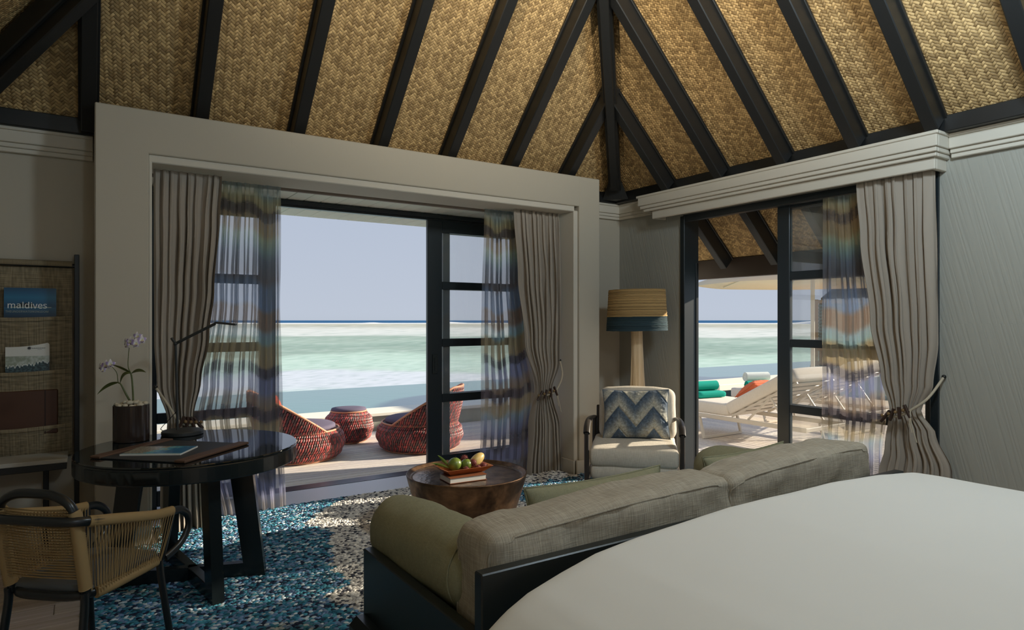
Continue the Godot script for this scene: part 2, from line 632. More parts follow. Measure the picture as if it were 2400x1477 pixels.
func make_ceiling() -> void:
	var ce := structure("ceiling", "steep hipped ceiling of woven bamboo matting between black timber rafters", "ceiling")
	var mid := (CX0 + CX1) * 0.5
	var half := (CX1 - CX0) * 0.5
	var weave: Material = mats["bamboo matting"]
	var dark: Material = mats["dark timber"]
	var xs := [CX0, 0.03, 0.675, 1.325, 1.975, 2.585, 3.215, 3.86, CX1]
	var zs := [CZ0, -4.34, -3.73, -3.12, -2.545, -2.04, -1.45, -0.87, -0.29, 0.3, 0.9, 1.5, 2.1, 2.7, 3.4, CZ1]
	# front plane: s is how far in from the eave, up by as much
	for i in xs.size() - 1:
		var pts := [Vector2(xs[i], 0), Vector2(xs[i + 1], 0), Vector2(xs[i + 1], half - absf(xs[i + 1] - mid))]
		if xs[i] < mid and xs[i + 1] > mid:
			pts.append(Vector2(mid, half))
		pts.append(Vector2(xs[i], half - absf(xs[i] - mid)))
		panel(ce, pts, func(p: Vector2) -> Vector3: return Vector3(p.x, EAVE + p.y, CZ0 + p.y), Vector3(0, -1, 1), weave)
	for i in zs.size() - 1:
		var pts := []
		for z in [zs[i], zs[i + 1]]:
			pts.append(Vector2(z, 0))
		for z in [zs[i + 1], zs[i]]:
			pts.append(Vector2(z, minf(half, minf(z - CZ0, CZ1 - z))))
			if z == zs[i + 1]:
				for k in [CZ0 + half, CZ1 - half]:
					if zs[i] < k and k < zs[i + 1]:
						pts.append(Vector2(k, half))
		panel(ce, pts, func(p: Vector2) -> Vector3: return Vector3(CX1 - p.y, EAVE + p.y, p.x), Vector3(-1, -1, 0), weave)
	panel(ce, [Vector2(CZ0, 0), Vector2(CZ1, 0), Vector2(CZ1 - half, half), Vector2(CZ0 + half, half)], func(p: Vector2) -> Vector3: return Vector3(CX0 + p.y, EAVE + p.y, p.x), Vector3(1, -1, 0), weave)
	panel(ce, [Vector2(CX0, 0), Vector2(CX1, 0), Vector2(mid, half)], func(p: Vector2) -> Vector3: return Vector3(p.x, EAVE + p.y, CZ1 - p.y), Vector3(0, -1, -1), weave)
	# rafters
	var dp := 0.14
	for k in range(1, xs.size() - 1):
		var s: float = half - absf(xs[k] - mid)
		rafter(ce, Vector3(xs[k], EAVE, CZ0), Vector3(xs[k], EAVE + s, CZ0 + s), 0.085, dp, Vector3(0, 1, -1))
	for k in range(1, zs.size() - 1):
		var s: float = minf(half, minf(zs[k] - CZ0, CZ1 - zs[k]))
		rafter(ce, Vector3(CX1, EAVE, zs[k]), Vector3(CX1 - s, EAVE + s, zs[k]), 0.085, dp, Vector3(1, 1, 0))
	for q in [[CX1, CZ0, -1, 1], [CX0, CZ0, 1, 1], [CX1, CZ1, -1, -1], [CX0, CZ1, 1, -1]]:
		var a := Vector3(q[0], EAVE, q[1])
		var c := a + Vector3(q[2] * half, half, q[3] * half)
		var m := MB.new()
		var up := Vector3(-q[2], 1, -q[3])
		var down := Vector3(0, -0.13, 0)
		m.bar(a.lerp(c, 0.06) + down, c + down, 0.12, 0.12, up, 0.006)
		m.bar(a.lerp(c, 0.09) + down * 1.75, c + down * 1.75, 0.075, 0.1, up, 0.006)
		obj("hip_rafter", m, dark, ce)
	var b := MB.new()
	b.bar(Vector3(mid, EAVE + half - 0.1, CZ0 + half), Vector3(mid, EAVE + half - 0.1, CZ1 - half), 0.12, 0.2)
	obj("ridge_beam", b, dark, ce)
	# shoe at the foot of the corner rafter
	b = MB.new()
	b.prism(PackedVector2Array([Vector2(-0.13, -0.02), Vector2(0.13, -0.02), Vector2(0.055, 0.19), Vector2(-0.055, 0.19)]), 0.12, Transform3D(Basis(Vector3(0.707, 0, 0.707), Vector3(-0.3, 0.9, 0.3).normalized(), Vector3(-0.707, 0, 0.707)), Vector3(CX1 - 0.03, 2.7, CZ0 + 0.03)))
	obj("rafter_shoe", b, dark, ce)
	# wall plates
	for s in [[Vector3(2.0, 2.715, -5.165), Vector3(5.56, 0.105, 0.13)], [Vector3(4.715, 2.715, -0.5), Vector3(0.17, 0.105, 9.3)], [Vector3(XL + 0.05, 2.715, -0.5), Vector3(0.12, 0.105, 9.4)], [Vector3(2.0, 2.715, ZB - 0.05), Vector3(5.56, 0.105, 0.12)]]:
		b = MB.new()
		b.box(s[0], s[1], 0.005)
		obj("wall_plate", b, dark, ce)
	# the thatch above, closing the roof from outside
	b = MB.new()
	var e := 0.16
	var A := [Vector3(CX0 - 0.5, EAVE - 0.34 , CZ0 - 0.5), Vector3(CX1 + 0.5, EAVE - 0.34, CZ0 - 0.5), Vector3(CX1 + 0.5, EAVE - 0.34, CZ1 + 0.5), Vector3(CX0 - 0.5, EAVE - 0.34, CZ1 + 0.5)]
	for k in 4:
		A[k].y = EAVE - 0.5 + e + 0.25
	var r0 := Vector3(mid, EAVE + half + e + 0.2, CZ0 + half)
	var r1 := Vector3(mid, EAVE + half + e + 0.2, CZ1 - half)
	b.st.set_smooth_group(-1)
	b.tri(A[0], A[1], r0, Vector3(0, 1, -1))
	b.quad(A[1], A[2], r1, r0, Vector3(1, 1, 0))
	b.tri(A[2], A[3], r1, Vector3(0, 1, 1))
	b.quad(A[3], A[0], r0, r1, Vector3(-1, 1, 0))
	obj("thatch", b, mat("thatch", rgb8(120, 105, 85), 0.9), ce)

func panel(parent: Node3D, pts: Array, f: Callable, out: Vector3, m: Material) -> void:
	var b := MB.new()
	b.st.set_smooth_group(-1)
	var poly := PackedVector2Array(pts)
	var idx := Geometry2D.triangulate_polygon(poly)
	var k2 := 1.0 / 0.56
	var lift := -out.normalized() * 0.012
	for k in range(0, idx.size(), 3):
		var p := [poly[idx[k]], poly[idx[k + 1]], poly[idx[k + 2]]]
		var v := []
		var uv := []
		for q in p:
			v.append(f.call(q))
			var w := Vector2(q.x, q.y * 1.41421).rotated(0.72) * k2
			uv.append(w)
		b.tri(v[0], v[1], v[2], out, uv[0], uv[1], uv[2])
		b.tri(v[0] + lift, v[1] + lift, v[2] + lift, -out)
	obj("woven_panel", b, m, parent)

func rafter(parent: Node3D, p: Vector3, q: Vector3, w: float, t: float, up: Vector3) -> void:
	var b := MB.new()
	var off := -up.normalized() * t * 0.5
	b.bar(p + off, q + off, w, t, up, 0.006)
	# a fillet strip where the rafter meets the matting
	var o2 := -up.normalized() * 0.012
	b.bar(p + o2, q + o2, w + 0.03, 0.024, up, 0.004)
	obj("rafter", b, mats["dark timber"], parent)

func door_panel(parent: Node3D, o: Vector3, ax: Vector3, w: float, h: float, rails: Array, stile_a: float, stile_b: float, th := 0.045, glass := "glass") -> void:
	# o: foot of the panel's first edge; ax: along its width
	var nz := ax.cross(Vector3.UP)
	var bs := Basis(ax, Vector3.UP, nz)
	var m: Material = mats["black frame"]
	for s in [[stile_a / 2, stile_a], [w - stile_b / 2, stile_b]]:
		var b := MB.new()
		b.box(o + ax * s[0] + Vector3(0, h / 2, 0), Vector3(s[1], h, th), 0.005, bs)
		obj("stile", b, m, parent)
	var inner := w - stile_a - stile_b
	var cx := stile_a + inner / 2
	var prev := 0.0
	for r in rails:
		var b := MB.new()
		b.box(o + ax * cx + Vector3(0, (r[0] + r[1]) / 2, 0), Vector3(inner, r[1] - r[0], th * 0.9), 0.004, bs)
		obj("rail", b, m, parent)
		if r[0] - prev > 0.05:
			b = MB.new()
			b.box(o + ax * cx + Vector3(0, (prev + r[0]) / 2, 0), Vector3(inner, r[0] - prev, 0.008), 0.0, bs)
			obj("pane", b, mats[glass], parent)
		prev = r[1]

func make_doors() -> void:
	var dark: Material = mats["black frame"]
	var rails := [[0.02, 0.14], [0.655, 0.735], [1.195, 1.27], [1.75, 1.825], [2.3, 2.42]]
	# the wide sliding doors to the deck
	var d1 := structure("door_1", "dark framed glass sliding doors opening the front wall to the deck", "door")
	var b := MB.new()
	b.box(Vector3(2.1, 2.448, -5.73), Vector3(3.5, 0.04, 0.16), 0.004)
	b.box(Vector3(2.1, 2.42, -5.70), Vector3(3.5, 0.02, 0.06), 0.003)
	obj("head_track", b, dark, d1)
	b = MB.new()
	b.box(Vector3(2.1, -0.005, -5.74), Vector3(3.5, 0.02, 0.16), 0.003)
	obj("sill_track", b, mat("steel track", rgb8(70, 78, 88), 0.35, 0.6), d1)
	for s in [[Vector3(2.757, 0.0, -5.70), 1.1, 0.153, 0.1], [Vector3(2.957, 0.0, -5.77), 0.9, 0.075, 0.1], [Vector3(0.372, 0.0, -5.70), 0.98, 0.1, 0.13]]:
		var pn := Node3D.new()
		pn.name = "sliding_panel"
		d1.add_child(pn, true)
		door_panel(pn, s[0], Vector3(1, 0, 0), s[1], 2.43, rails, s[2], s[3])
	b = MB.new()
	b.box(Vector3(2.83, 1.03, -5.672), Vector3(0.055, 0.19, 0.012), 0.004)
	b.box(Vector3(2.83, 1.03, -5.664), Vector3(0.022, 0.13, 0.01), 0.003)
	obj("pull_handle", b, mat("handle metal", rgb8(52, 58, 58), 0.3, 0.5), d1)
	# board soffit inside and outside over the doors
	var so := structure("trim_4", "pale painted board soffit above the sliding doors", "soffit")
	var bm := mat("painted boards", rgb8(238, 241, 226), 0.6)
	for i in 37:
		b = MB.new()
		b.box(Vector3(0.0 + i * 0.142 - 0.2, 2.485, -5.91), Vector3(0.138, 0.025, 1.24), 0.004)
		obj("board", b, bm, so)
	b = MB.new()
	b.box(Vector3(2.3, 2.54, -6.55), Vector3(6.0, 0.12, 0.04), 0.0)
	b.box(Vector3(2.3, 2.62, -6.0), Vector3(6.0, 0.04, 1.2), 0.0)
	obj("fascia_board", b, bm, so)
	b = MB.new()
	b.box(Vector3(2.1, 2.52, -5.27), Vector3(3.5, 0.11, 0.03), 0.003)
	obj("track_box", b, mat("taupe boxing", rgb8(150, 136, 126), 0.7), so)
	# terrace door in the right wall
	var d2 := structure("door_2", "black framed glass sliding door opening the right wall to the terrace", "door")
	b = MB.new()
	b.box(Vector3(4.865, 1.22, -4.325), Vector3(0.2, 2.44, 0.055), 0.004)
	b.box(Vector3(4.865, 1.22, -2.12), Vector3(0.2, 2.44, 0.055), 0.004)
	obj("jamb", b, dark, d2)
	b = MB.new()
	b.box(Vector3(4.94, 1.0, -4.296), Vector3(0.035, 2.0, 0.012), 0.003)
	obj("bolt_plate", b, mat("jamb seal", rgb8(20, 24, 26), 0.3), d2)
	b = MB.new()
	b.box(Vector3(4.805, 2.42, -3.22), Vector3(0.07, 0.06, 2.2), 0.004)
	b.box(Vector3(4.95, 2.452, -3.22), Vector3(0.04, 0.02, 2.2), 0.003)
	obj("head", b, dark, d2)
	b = MB.new()
	b.box(Vector3(4.89, 2.455, -3.22), Vector3(0.12, 0.01, 2.2), 0.002)
	obj("head_reveal", b, mat("taupe boxing", rgb8(150, 136, 126), 0.7), d2)
	b = MB.new()
	b.box(Vector3(4.88, -0.005, -3.22), Vector3(0.2, 0.02, 2.2), 0.003)
	obj("sill_track", b, mats["steel track"], d2)
	for s in [[Vector3(4.945, 0.0, -3.415), 1.28, 0.1, 0.1], [Vector3(4.88, 0.0, -3.37), 1.25, 0.115, 0.1]]:
		var pn := Node3D.new()
		pn.name = "sliding_panel"
		d2.add_child(pn, true)
		door_panel(pn, s[0], Vector3(0, 0, 1), s[1], 2.43, [[0.02, 0.14], [0.69, 0.755], [1.23, 1.293], [1.782, 1.85], [2.37, 2.42]], s[2], s[3], 0.045, "tinted glass" if s[0].x > 4.9 else "glass")

func make_outside() -> void:
	var rnd := RandomNumberGenerator.new()
	rnd.seed = 21
	# the deck: boards along the front, boards the other way on the terrace
	var dk := structure("deck", "weathered grey timber deck boards running round the villa", "deck")
	var n := 0
	var z := -5.87
	while z > -8.22:
		for seg in [[-3.5, 1.1], [1.1, 5.0]]:
			var o := rnd.randf_range(-0.8, 0.8) if seg[0] > 0 else 0.0
			var b := MB.new()
			b.box(Vector3((seg[0] + seg[1]) / 2, -0.02, z), Vector3(seg[1] - seg[0] - 0.004, 0.03, 0.084), 0.003)
			obj("deck_board", b, mats["deck board %d" % rnd.randi_range(0, 3)], dk)
		z -= 0.0945
	var x := 5.05
	while x < 12.2:
		for seg in [[-8.22, -5.2], [-5.2, -1.6]]:
			var b := MB.new()
			b.box(Vector3(x, -0.02, (seg[0] + seg[1]) / 2), Vector3(0.084, 0.03, seg[1] - seg[0] - 0.004), 0.004)
			obj("deck_board", b, mats["deck board %d" % rnd.randi_range(0, 3)], dk)
		x += 0.0945
	var b := MB.new()
	b.box(Vector3(4.3, -0.2, -5.2), Vector3(16.2, 0.26, 6.2), 0.0)
	obj("deck_frame", b, mat("deck frame", rgb8(66, 58, 50), 0.9), dk)
	# pool: coping wall and water spilling to the sea
	var po := structure("pool", "infinity pool of still grey green water behind a white coping", "pool")
	b = MB.new()
	var cop := mat("white coping", rgb8(232, 228, 214), 0.6)
	var face := mat("pool wall", rgb8(176, 178, 164), 0.7)
	b.box(Vector3(3.2, 0.2, -8.48), Vector3(12.6, 0.05, 0.5), 0.008)
	obj("coping", b, cop, po)
	b = MB.new()
	b.box(Vector3(3.2, -0.3, -8.5), Vector3(12.5, 0.96, 0.42), 0.0)
	obj("pool_wall", b, face, po)
	b = MB.new()
	b.box(Vector3(12.2, 0.24, -8.15), Vector3(5.4, 0.11, 0.8), 0.008)
	obj("coping", b, cop, po)
	b = MB.new()
	b.box(Vector3(9.42, 0.12, -8.1), Vector3(0.5, 0.2, 0.5), 0.006)
	obj("pool_step", b, mat("beige stone", rgb8(205, 182, 150), 0.7), po)
	b = MB.new()
	b.box(Vector3(8.0, -0.3, -12.25), Vector3(40.0, 0.88, 0.1), 0.0)
	obj("weir_wall", b, mat("weir stone", rgb8(112, 126, 132), 0.5), po)
	var wat := mat("pool water", rgb8(104, 150, 148), 0.06, 0.0, 0.5)
	var wn := noise(61, 0.02, 3)
	with_normal(wat, normal_from(grey_image(256, 256, func(px: int, py: int) -> float: return 0.5 + 0.4 * wn.get_noise_2d(px, py)), 1.0), 0.15)
	triplanar(wat, Vector3(0.25, 0.25, 0.25))
	b = MB.new()
	b.box(Vector3(8.0, 0.1, -10.44), Vector3(40.0, 0.1, 3.55), 0.0)
	obj("pool_water", b, wat, po)
	# the lagoon: rings of water out to the horizon, its tints the sea bed's
	var sea := structure("sea", "pale turquoise reef lagoon reaching to a dark blue horizon line", "sea")
	b = MB.new(true)
	var H := 2.7      # the eye above the water
	var n1 := noise(71, 0.9, 4)
	var n2 := noise(72, 2.0, 3)
	var keys := [[0.0, rgb8(52, 92, 134)], [5.4, rgb8(58, 96, 134)], [5.8, rgb8(70, 102, 134)], [7.6, rgb8(190, 190, 178)], [13, rgb8(172, 174, 164)], [20, rgb8(204, 208, 206)], [32, rgb8(202, 208, 206)],
		[38, rgb8(150, 168, 160)], [50, rgb8(160, 180, 172)], [60, rgb8(142, 164, 156)], [72, rgb8(150, 170, 162)], [80, rgb8(176, 200, 190)], [104, rgb8(180, 204, 196)], [114, rgb8(176, 198, 190)], [124, rgb8(198, 206, 216)], [150, rgb8(196, 204, 214)], [178, rgb8(176, 200, 198)], [400, rgb8(150, 190, 186)]]
	var tint := func(u: float, v: float, p: Vector3) -> Color:
		var d := Vector2(p.x, p.z).length()
		var y := H * 1535.0 / maxf(d, 1.0)
		y += n1.get_noise_2d(u * 9.0, log(d) * 2.5) * y * 0.22
		var c: Color = keys[-1][1]
		for k in keys.size() - 1:
			if y < keys[k + 1][0]:
				c = keys[k][1].lerp(keys[k + 1][1], clampf((y - keys[k][0]) / (keys[k + 1][0] - keys[k][0]), 0, 1))
				break
		var w := n2.get_noise_2d(u * 60.0, log(d) * 26.0)
		c = c.lerp(Color(0.9, 0.93, 0.93) if w > 0 else Color(0.38, 0.5, 0.47), absf(w) * (0.35 if y > 9.0 else 0.1))
		return c.srgb_to_linear()
	b.sheet(260, 230, func(u: float, v: float) -> Vector3:
		var a := lerpf(-0.9, 1.75, u) - PI / 2
		var px := 400.0 * pow(1.0 - v, 2.0) + 0.25
		var d := H * 1535.0 / px
		return Vector3(cos(a) * d, 1.45 - H, sin(a) * d), Vector2.ONE, false, tint)
	var sw := mat("lagoon water", Color.WHITE, 0.6, 0.0, 0.0)
	sw.vertex_color_use_as_albedo = true
	obj("lagoon", b, sw, sea)
	# breakers on the reef edge
	b = MB.new()
	var n3 := noise(81, 0.02, 3)
	var crest := func(t: float) -> float:
		var k := maxf(0.0, n3.get_noise_1d(t * 700.0 + 40.0)) * 2.4
		return 0.45 + k * k * (0.3 + 1.3 * smoothstep(0.5, 0.75, t))
	b.sheet(420, 3, func(u: float, v: float) -> Vector3:
		var a := lerpf(-0.55, 1.3, u) - PI / 2
		var d: float = 560.0 + [-4.0, -1.0, 2.0, 12.0][int(round(v * 3))]
		var h: float = [0.0, 0.7, 1.0, 0.0][int(round(v * 3))] * crest.call(u)
		return Vector3(cos(a) * d, 1.45 - H + h, sin(a) * d))
	var foam := obj("breakers", b, mat("foam", rgb8(244, 246, 248), 0.9), sea)
	tag(foam, "white line of surf breaking on the reef")
	make_terrace_roof()

func make_terrace_roof() -> void:
	var tr := structure("terrace_roof", "woven bamboo terrace ceiling with dark rafters outside the right door", "roof")
	var X0 := 4.98
	var X1 := 5.52
	var Y1 := 2.075
	var sl := 0.95
	var top := func(x: float) -> float: return Y1 + (X1 - x) * sl
	var zs := [-4.95, -4.37, -3.79, -3.21, -2.63, -2.05, -1.5]
	for i in zs.size() - 1:
		panel(tr, [Vector2(zs[i], 0), Vector2(zs[i + 1], 0), Vector2(zs[i + 1], 0.56), Vector2(zs[i], 0.56)], func(p: Vector2) -> Vector3: return Vector3(X1 - p.y, Y1 + p.y * sl, p.x), Vector3(-1, -1, 0), mats["bamboo matting"])
	for z in zs:
		rafter(tr, Vector3(X1, Y1, z), Vector3(X0, top.call(X0), z), 0.075, 0.15, Vector3(sl, 1, 0))
	var b := MB.new()
	b.box(Vector3(5.53, 1.985, -3.2), Vector3(0.06, 0.2, 3.5), 0.005)
	obj("eaves_beam", b, mat("brown timber", rgb8(58, 46, 38), 0.5), tr)
	b = MB.new()
	b.quad(Vector3(5.62, 2.14, -4.97), Vector3(5.62, 2.14, -1.4), Vector3(X0, 2.86, -1.4), Vector3(X0, 2.86, -4.97), Vector3(1, 1, 0))
	b.quad(Vector3(5.62, 2.14, -4.97), Vector3(X0, 2.86, -4.97), Vector3(X0, 2.6, -4.97), Vector3(5.62, 2.06, -4.97), Vector3(0, 0, -1))
	obj("thatch", b, mats["thatch"], tr)

func make_rug() -> void:
	var r := thing("rug", "large braided rug in teal, navy and cream lying in front of the sliding doors", "rug")
	var base := MB.new()
	base.box(Vector3(1.985, 0.007, -3.25), Vector3(3.97, 0.01, 3.04), 0.004)
	base.box(Vector3(2.1, 0.007, -4.97), Vector3(3.4, 0.01, 0.42), 0.004)
	obj("backing", base, mat("rug backing", rgb8(42, 58, 66), 0.95), r)
	var rnd := RandomNumberGenerator.new()
	rnd.seed = 77
	var lump := MB.new()
	lump.ball(Vector3.ZERO, Vector3(0.0165, 0.0078, 0.009), 8, 5)
	var me := lump.mesh()
	var zone := [[-5.25, 1.9], [-5.19, 1.84], [-4.96, 1.55], [-4.615, 1.295], [-4.45, 1.41], [-4.14, 1.316], [-3.715, 1.2], [-3.5, 1.21], [-3.43, 1.23], [-3.388, 1.03], [-3.246, 1.08], [-3.1, 1.14], [-2.9, 1.3], [-2.4, 1.2]]
	var nz := noise(78, 1.4, 2)
	var where: Array[Transform3D] = []
	var tint: Array[Color] = []
	var z := -5.17
	var row := 0
	while z < -1.75:
		var x0 := 0.42 if z < -4.77 else 0.01
		var x1 := 3.78 if z < -4.77 else 3.96
		var x := x0 + rnd.randf() * 0.02
		while x < x1:
			var lean := 0.5 if row % 2 == 0 else -0.5
			var p := Vector3(x + rnd.randf_range(-0.003, 0.003), 0.0175 + rnd.randf_range(-0.002, 0.003), z + rnd.randf_range(-0.003, 0.003) + 0.012 * nz.get_noise_2d(x * 3.0, z))
			var b := Basis(Vector3.UP, lean + rnd.randf_range(-0.25, 0.25)) * Basis(Vector3(0, 0, 1), rnd.randf_range(-0.2, 0.2))
			where.append(Transform3D(b.scaled_local(Vector3(rnd.randf_range(0.85, 1.15), 1, 1)), p))
			var edge := lin_keys(zone, z) + 0.05 * nz.get_noise_2d(x * 0.2, z * 6.0)
			var far := 2.9 + maxf(0.0, -4.4 - z) * 1.0 + 0.1 * nz.get_noise_2d(z * 3.0, 5.0)
			var pale: bool = x > edge and x < far or (z < -5.02 and x > 1.9) or (z < -4.72 - 0.1 * nz.get_noise_2d(x * 4.0, 1.0) and x > 2.8)
			var k := rnd.randf()
			var c: Color
			if pale:
				c = rgb8(226, 221, 212) if k < 0.55 else rgb8(186, 182, 178) if k < 0.75 else rgb8(92, 92, 98) if k < 0.93 else rgb8(52, 56, 66)
			else:
				c = rgb8(58, 118, 144) if k < 0.24 else rgb8(78, 146, 164) if k < 0.40 else rgb8(40, 50, 72) if k < 0.60 else rgb8(112, 140, 174) if k < 0.80 else rgb8(194, 206, 212) if k < 0.94 else rgb8(44, 94, 108)
			tint.append((c * rnd.randf_range(0.85, 1.1)).srgb_to_linear())
			x += 0.0182
		z += 0.0172
		row += 1
	var mm := MultiMesh.new()
	mm.transform_format = MultiMesh.TRANSFORM_3D
	mm.use_colors = true
	mm.mesh = me
	mm.instance_count = where.size()
	for i in where.size():
		mm.set_instance_transform(i, where[i])
		mm.set_instance_color(i, tint[i])
	var mi := MultiMeshInstance3D.new()
	mi.name = "braided_stitches"
	mi.multimesh = mm
	var m := mat("rug yarn", Color.WHITE, 0.85, 0.0, 0.3)
	m.vertex_color_use_as_albedo = true
	mi.material_override = m
	tag(mi, "", "", "", "stuff")
	r.add_child(mi, true)

func make_desk_corner() -> void:
	var lac: Material = mats["dark lacquer"]
	var C := Vector3(0.50, 0, -3.99)
	# ---- desk
	var d := thing("writing_desk", "round black writing desk with a glossy glass top and splayed slab legs", "desk", C)
	var b := MB.new()
	b.lathe([Vector2(0.0, 0.668), Vector2(0.545, 0.668), Vector2(0.55, 0.673), Vector2(0.55, 0.742), Vector2(0.546, 0.747), Vector2(0, 0.747)], Vector3.ZERO, 96, true)
	obj("rim", b, lac, d)
	b = MB.new()
	b.lathe([Vector2(0, 0.748), Vector2(0.547, 0.748), Vector2(0.55, 0.751), Vector2(0.55, 0.755), Vector2(0.547, 0.758), Vector2(0, 0.758)], Vector3.ZERO, 96, true)
	obj("glass_top", b, mat("black glass", rgb8(14, 24, 26), 0.03, 0.0, 0.75), d)
	b = MB.new()
	var a0 := deg_to_rad(107.0)
	var a1 := deg_to_rad(154.0)
	var arc := func(u: float, v: float) -> Vector3:
		var a := lerpf(a0, a1, u)
		return Vector3(cos(a) * 0.5535, lerpf(0.679, 0.736, v), sin(a) * 0.5535)
	b.sheet(24, 1, arc, Vector2.ONE, true)
	for y in [0.679, 0.736]:
		for k in 24:
			var p := Vector3(cos(lerpf(a0, a1, k / 24.0)), 0, sin(lerpf(a0, a1, k / 24.0)))
			var q := Vector3(cos(lerpf(a0, a1, (k + 1) / 24.0)), 0, sin(lerpf(a0, a1, (k + 1) / 24.0)))
			var h := Vector3(0, y, 0)
			b.quad(p * 0.5535 + h, q * 0.5535 + h, q * 0.545 + h, p * 0.545 + h, Vector3(0, y - 0.7, 0))
	obj("drawer", b, mat("drawer front", rgb8(21, 28, 30), 0.3), d)
	var feet := [Vector3(0.065, 0, 0.40), Vector3(0.335, 0, 0.125), Vector3(-0.375, 0, -0.125), Vector3(-0.07, 0, -0.46)]
	for f in feet:
		var dir: Vector3 = f.normalized()
		var L: float = f.length() + 0.03
		b = MB.new()
		b.prism(PackedVector2Array([Vector2(L - 0.105, 0.018), Vector2(L, 0.018), Vector2(L - 0.075, 0.67), Vector2(L - 0.195, 0.67)]), 0.06, Transform3D(Basis(dir, Vector3.UP, dir.cross(Vector3.UP)), -dir.cross(Vector3.UP) * 0.03))
		obj("leg", b, lac, d)
	for k in 2:
		b = MB.new()
		var p: Vector3 = feet[0] if k == 0 else feet[1]
		var q: Vector3 = feet[3] if k == 0 else feet[2]
		var up := Vector3(0, 0.058, 0)
		b.bar(p * 0.88 + up, q * 0.88 + up, 0.052, 0.078, Vector3.UP, 0.003)
		obj("stretcher", b, lac, d)
	# ---- leather pad, magazine
	var Y := 0.7585
	var pa := thing("desk_pad", "dark leather desk pad with brown end strips lying on the round desk", "desk pad", Vector3(0.40, Y, -3.877), deg_to_rad(-45.5))
	b = MB.new()
	b.box(Vector3(0, 0.003, 0), Vector3(0.53, 0.006, 0.50), 0.002)
	obj("pad", b, mat("black leather", rgb8(44, 44, 46), 0.5), pa)
	var brown := mat("brown leather", rgb8(92, 66, 50), 0.55)
	for s in [-1, 1]:
		b = MB.new()
		b.box(Vector3(s * 0.243, 0.0075, 0), Vector3(0.062, 0.013, 0.51), 0.004)
		obj("end_strip", b, brown, pa)
	var mg := thing("magazine", "thin magazine with a turquoise sea cover lying on the leather pad", "magazine", Vector3(0.335, Y + 0.0065, -3.865), deg_to_rad(-30.0))
	b = MB.new()
	b.box(Vector3(0, 0.004, 0), Vector3(0.3, 0.008, 0.21), 0.001)
	obj("pages", b, mat("paper white", rgb8(226, 224, 216), 0.5), mg)
	var n1 := noise(91, 0.03, 3)
	var img := Image.create(192, 128, false, Image.FORMAT_RGB8)
	for y in 128:
		for x in 192:
			var s := x / 192.0 + 0.25 * n1.get_noise_2d(x, y) - (128 - y) / 400.0
			var c := rgb8(126, 118, 104).lerp(rgb8(176, 170, 150), 0.5 + n1.get_noise_2d(x * 3, y * 3)) if s < 0.28 else rgb8(120, 186, 192).lerp(rgb8(10, 110, 160), clampf((s - 0.28) * 3.5, 0, 1))
			if y > 116: c = rgb8(150, 190, 200)
			img.set_pixel(x, y, c)
	var cm := mat("sea cover print", Color.WHITE, 0.25)
	cm.albedo_texture = ImageTexture.create_from_image(img)
	b = MB.new()
	b.quad(Vector3(-0.149, 0.0086, 0.104), Vector3(0.149, 0.0086, 0.104), Vector3(0.149, 0.0086, -0.104), Vector3(-0.149, 0.0086, -0.104), Vector3.UP, Vector2(0, 1), Vector2(1, 1), Vector2(1, 0), Vector2(0, 0))
	obj("cover", b, cm, mg)
	make_desk_lamp(Vector3(0.505, Y, -4.425))
	make_orchid(Vector3(0.232, Y, -4.352))
	make_desk_chair()

func make_desk_lamp(at: Vector3) -> void:
	var gr := mat("lamp graphite", rgb8(58, 60, 60), 0.45, 0.3)
	var l := thing("desk_lamp", "slim dark grey desk lamp with a jointed arm on a round base", "lamp", at)
	var b := MB.new()
	b.lathe([Vector2(0, 0), Vector2(0.112, 0), Vector2(0.116, 0.004), Vector2(0.116, 0.02), Vector2(0.112, 0.025), Vector2(0, 0.026)], Vector3.ZERO, 48, true)
	obj("base", b, gr, l)
	var R := Vector3(0.8367, 0, 0.5476)
	b = MB.new()
	b.tube([R * -0.03 + Vector3(0, 0.02, 0), R * -0.042 + Vector3(0, 0.545, 0)], 0.0075, 8)
	obj("pole", b, gr, l)
	var j := R * -0.043 + Vector3(0, 0.55, 0)
	var e := R * 0.2 + Vector3(0, 0.672, 0)
	b = MB.new()
	b.bar(j - (e - j).normalized() * 0.0, e, 0.014, 0.016, Vector3.UP, 0.003)
	b.bar(j, j + R * -0.025 + Vector3(0, 0.035, 0), 0.016, 0.014, R, 0.003)
	b.ball(j, Vector3(0.013, 0.013, 0.013), 10, 6)
	obj("arm", b, gr, l)
	b = MB.new()
	b.bar(e + Vector3(0, 0.006, 0), e + R * 0.125 + Vector3(0, -0.006, 0), 0.03, 0.012, Vector3.UP, 0.003)
	obj("head", b, gr, l)
	b = MB.new()
	b.tube(spline([R * -0.1 + Vector3(0, 0.012, -0.05), R * -0.13 + Vector3(0, 0.03, -0.02), R * -0.08 + Vector3(0, 0.09, 0.0), R * -0.036 + Vector3(0, 0.14, 0.008)], 6), 0.0022, 6)
	obj("cable", b, mat("black rubber", rgb8(18, 18, 18), 0.6), l)

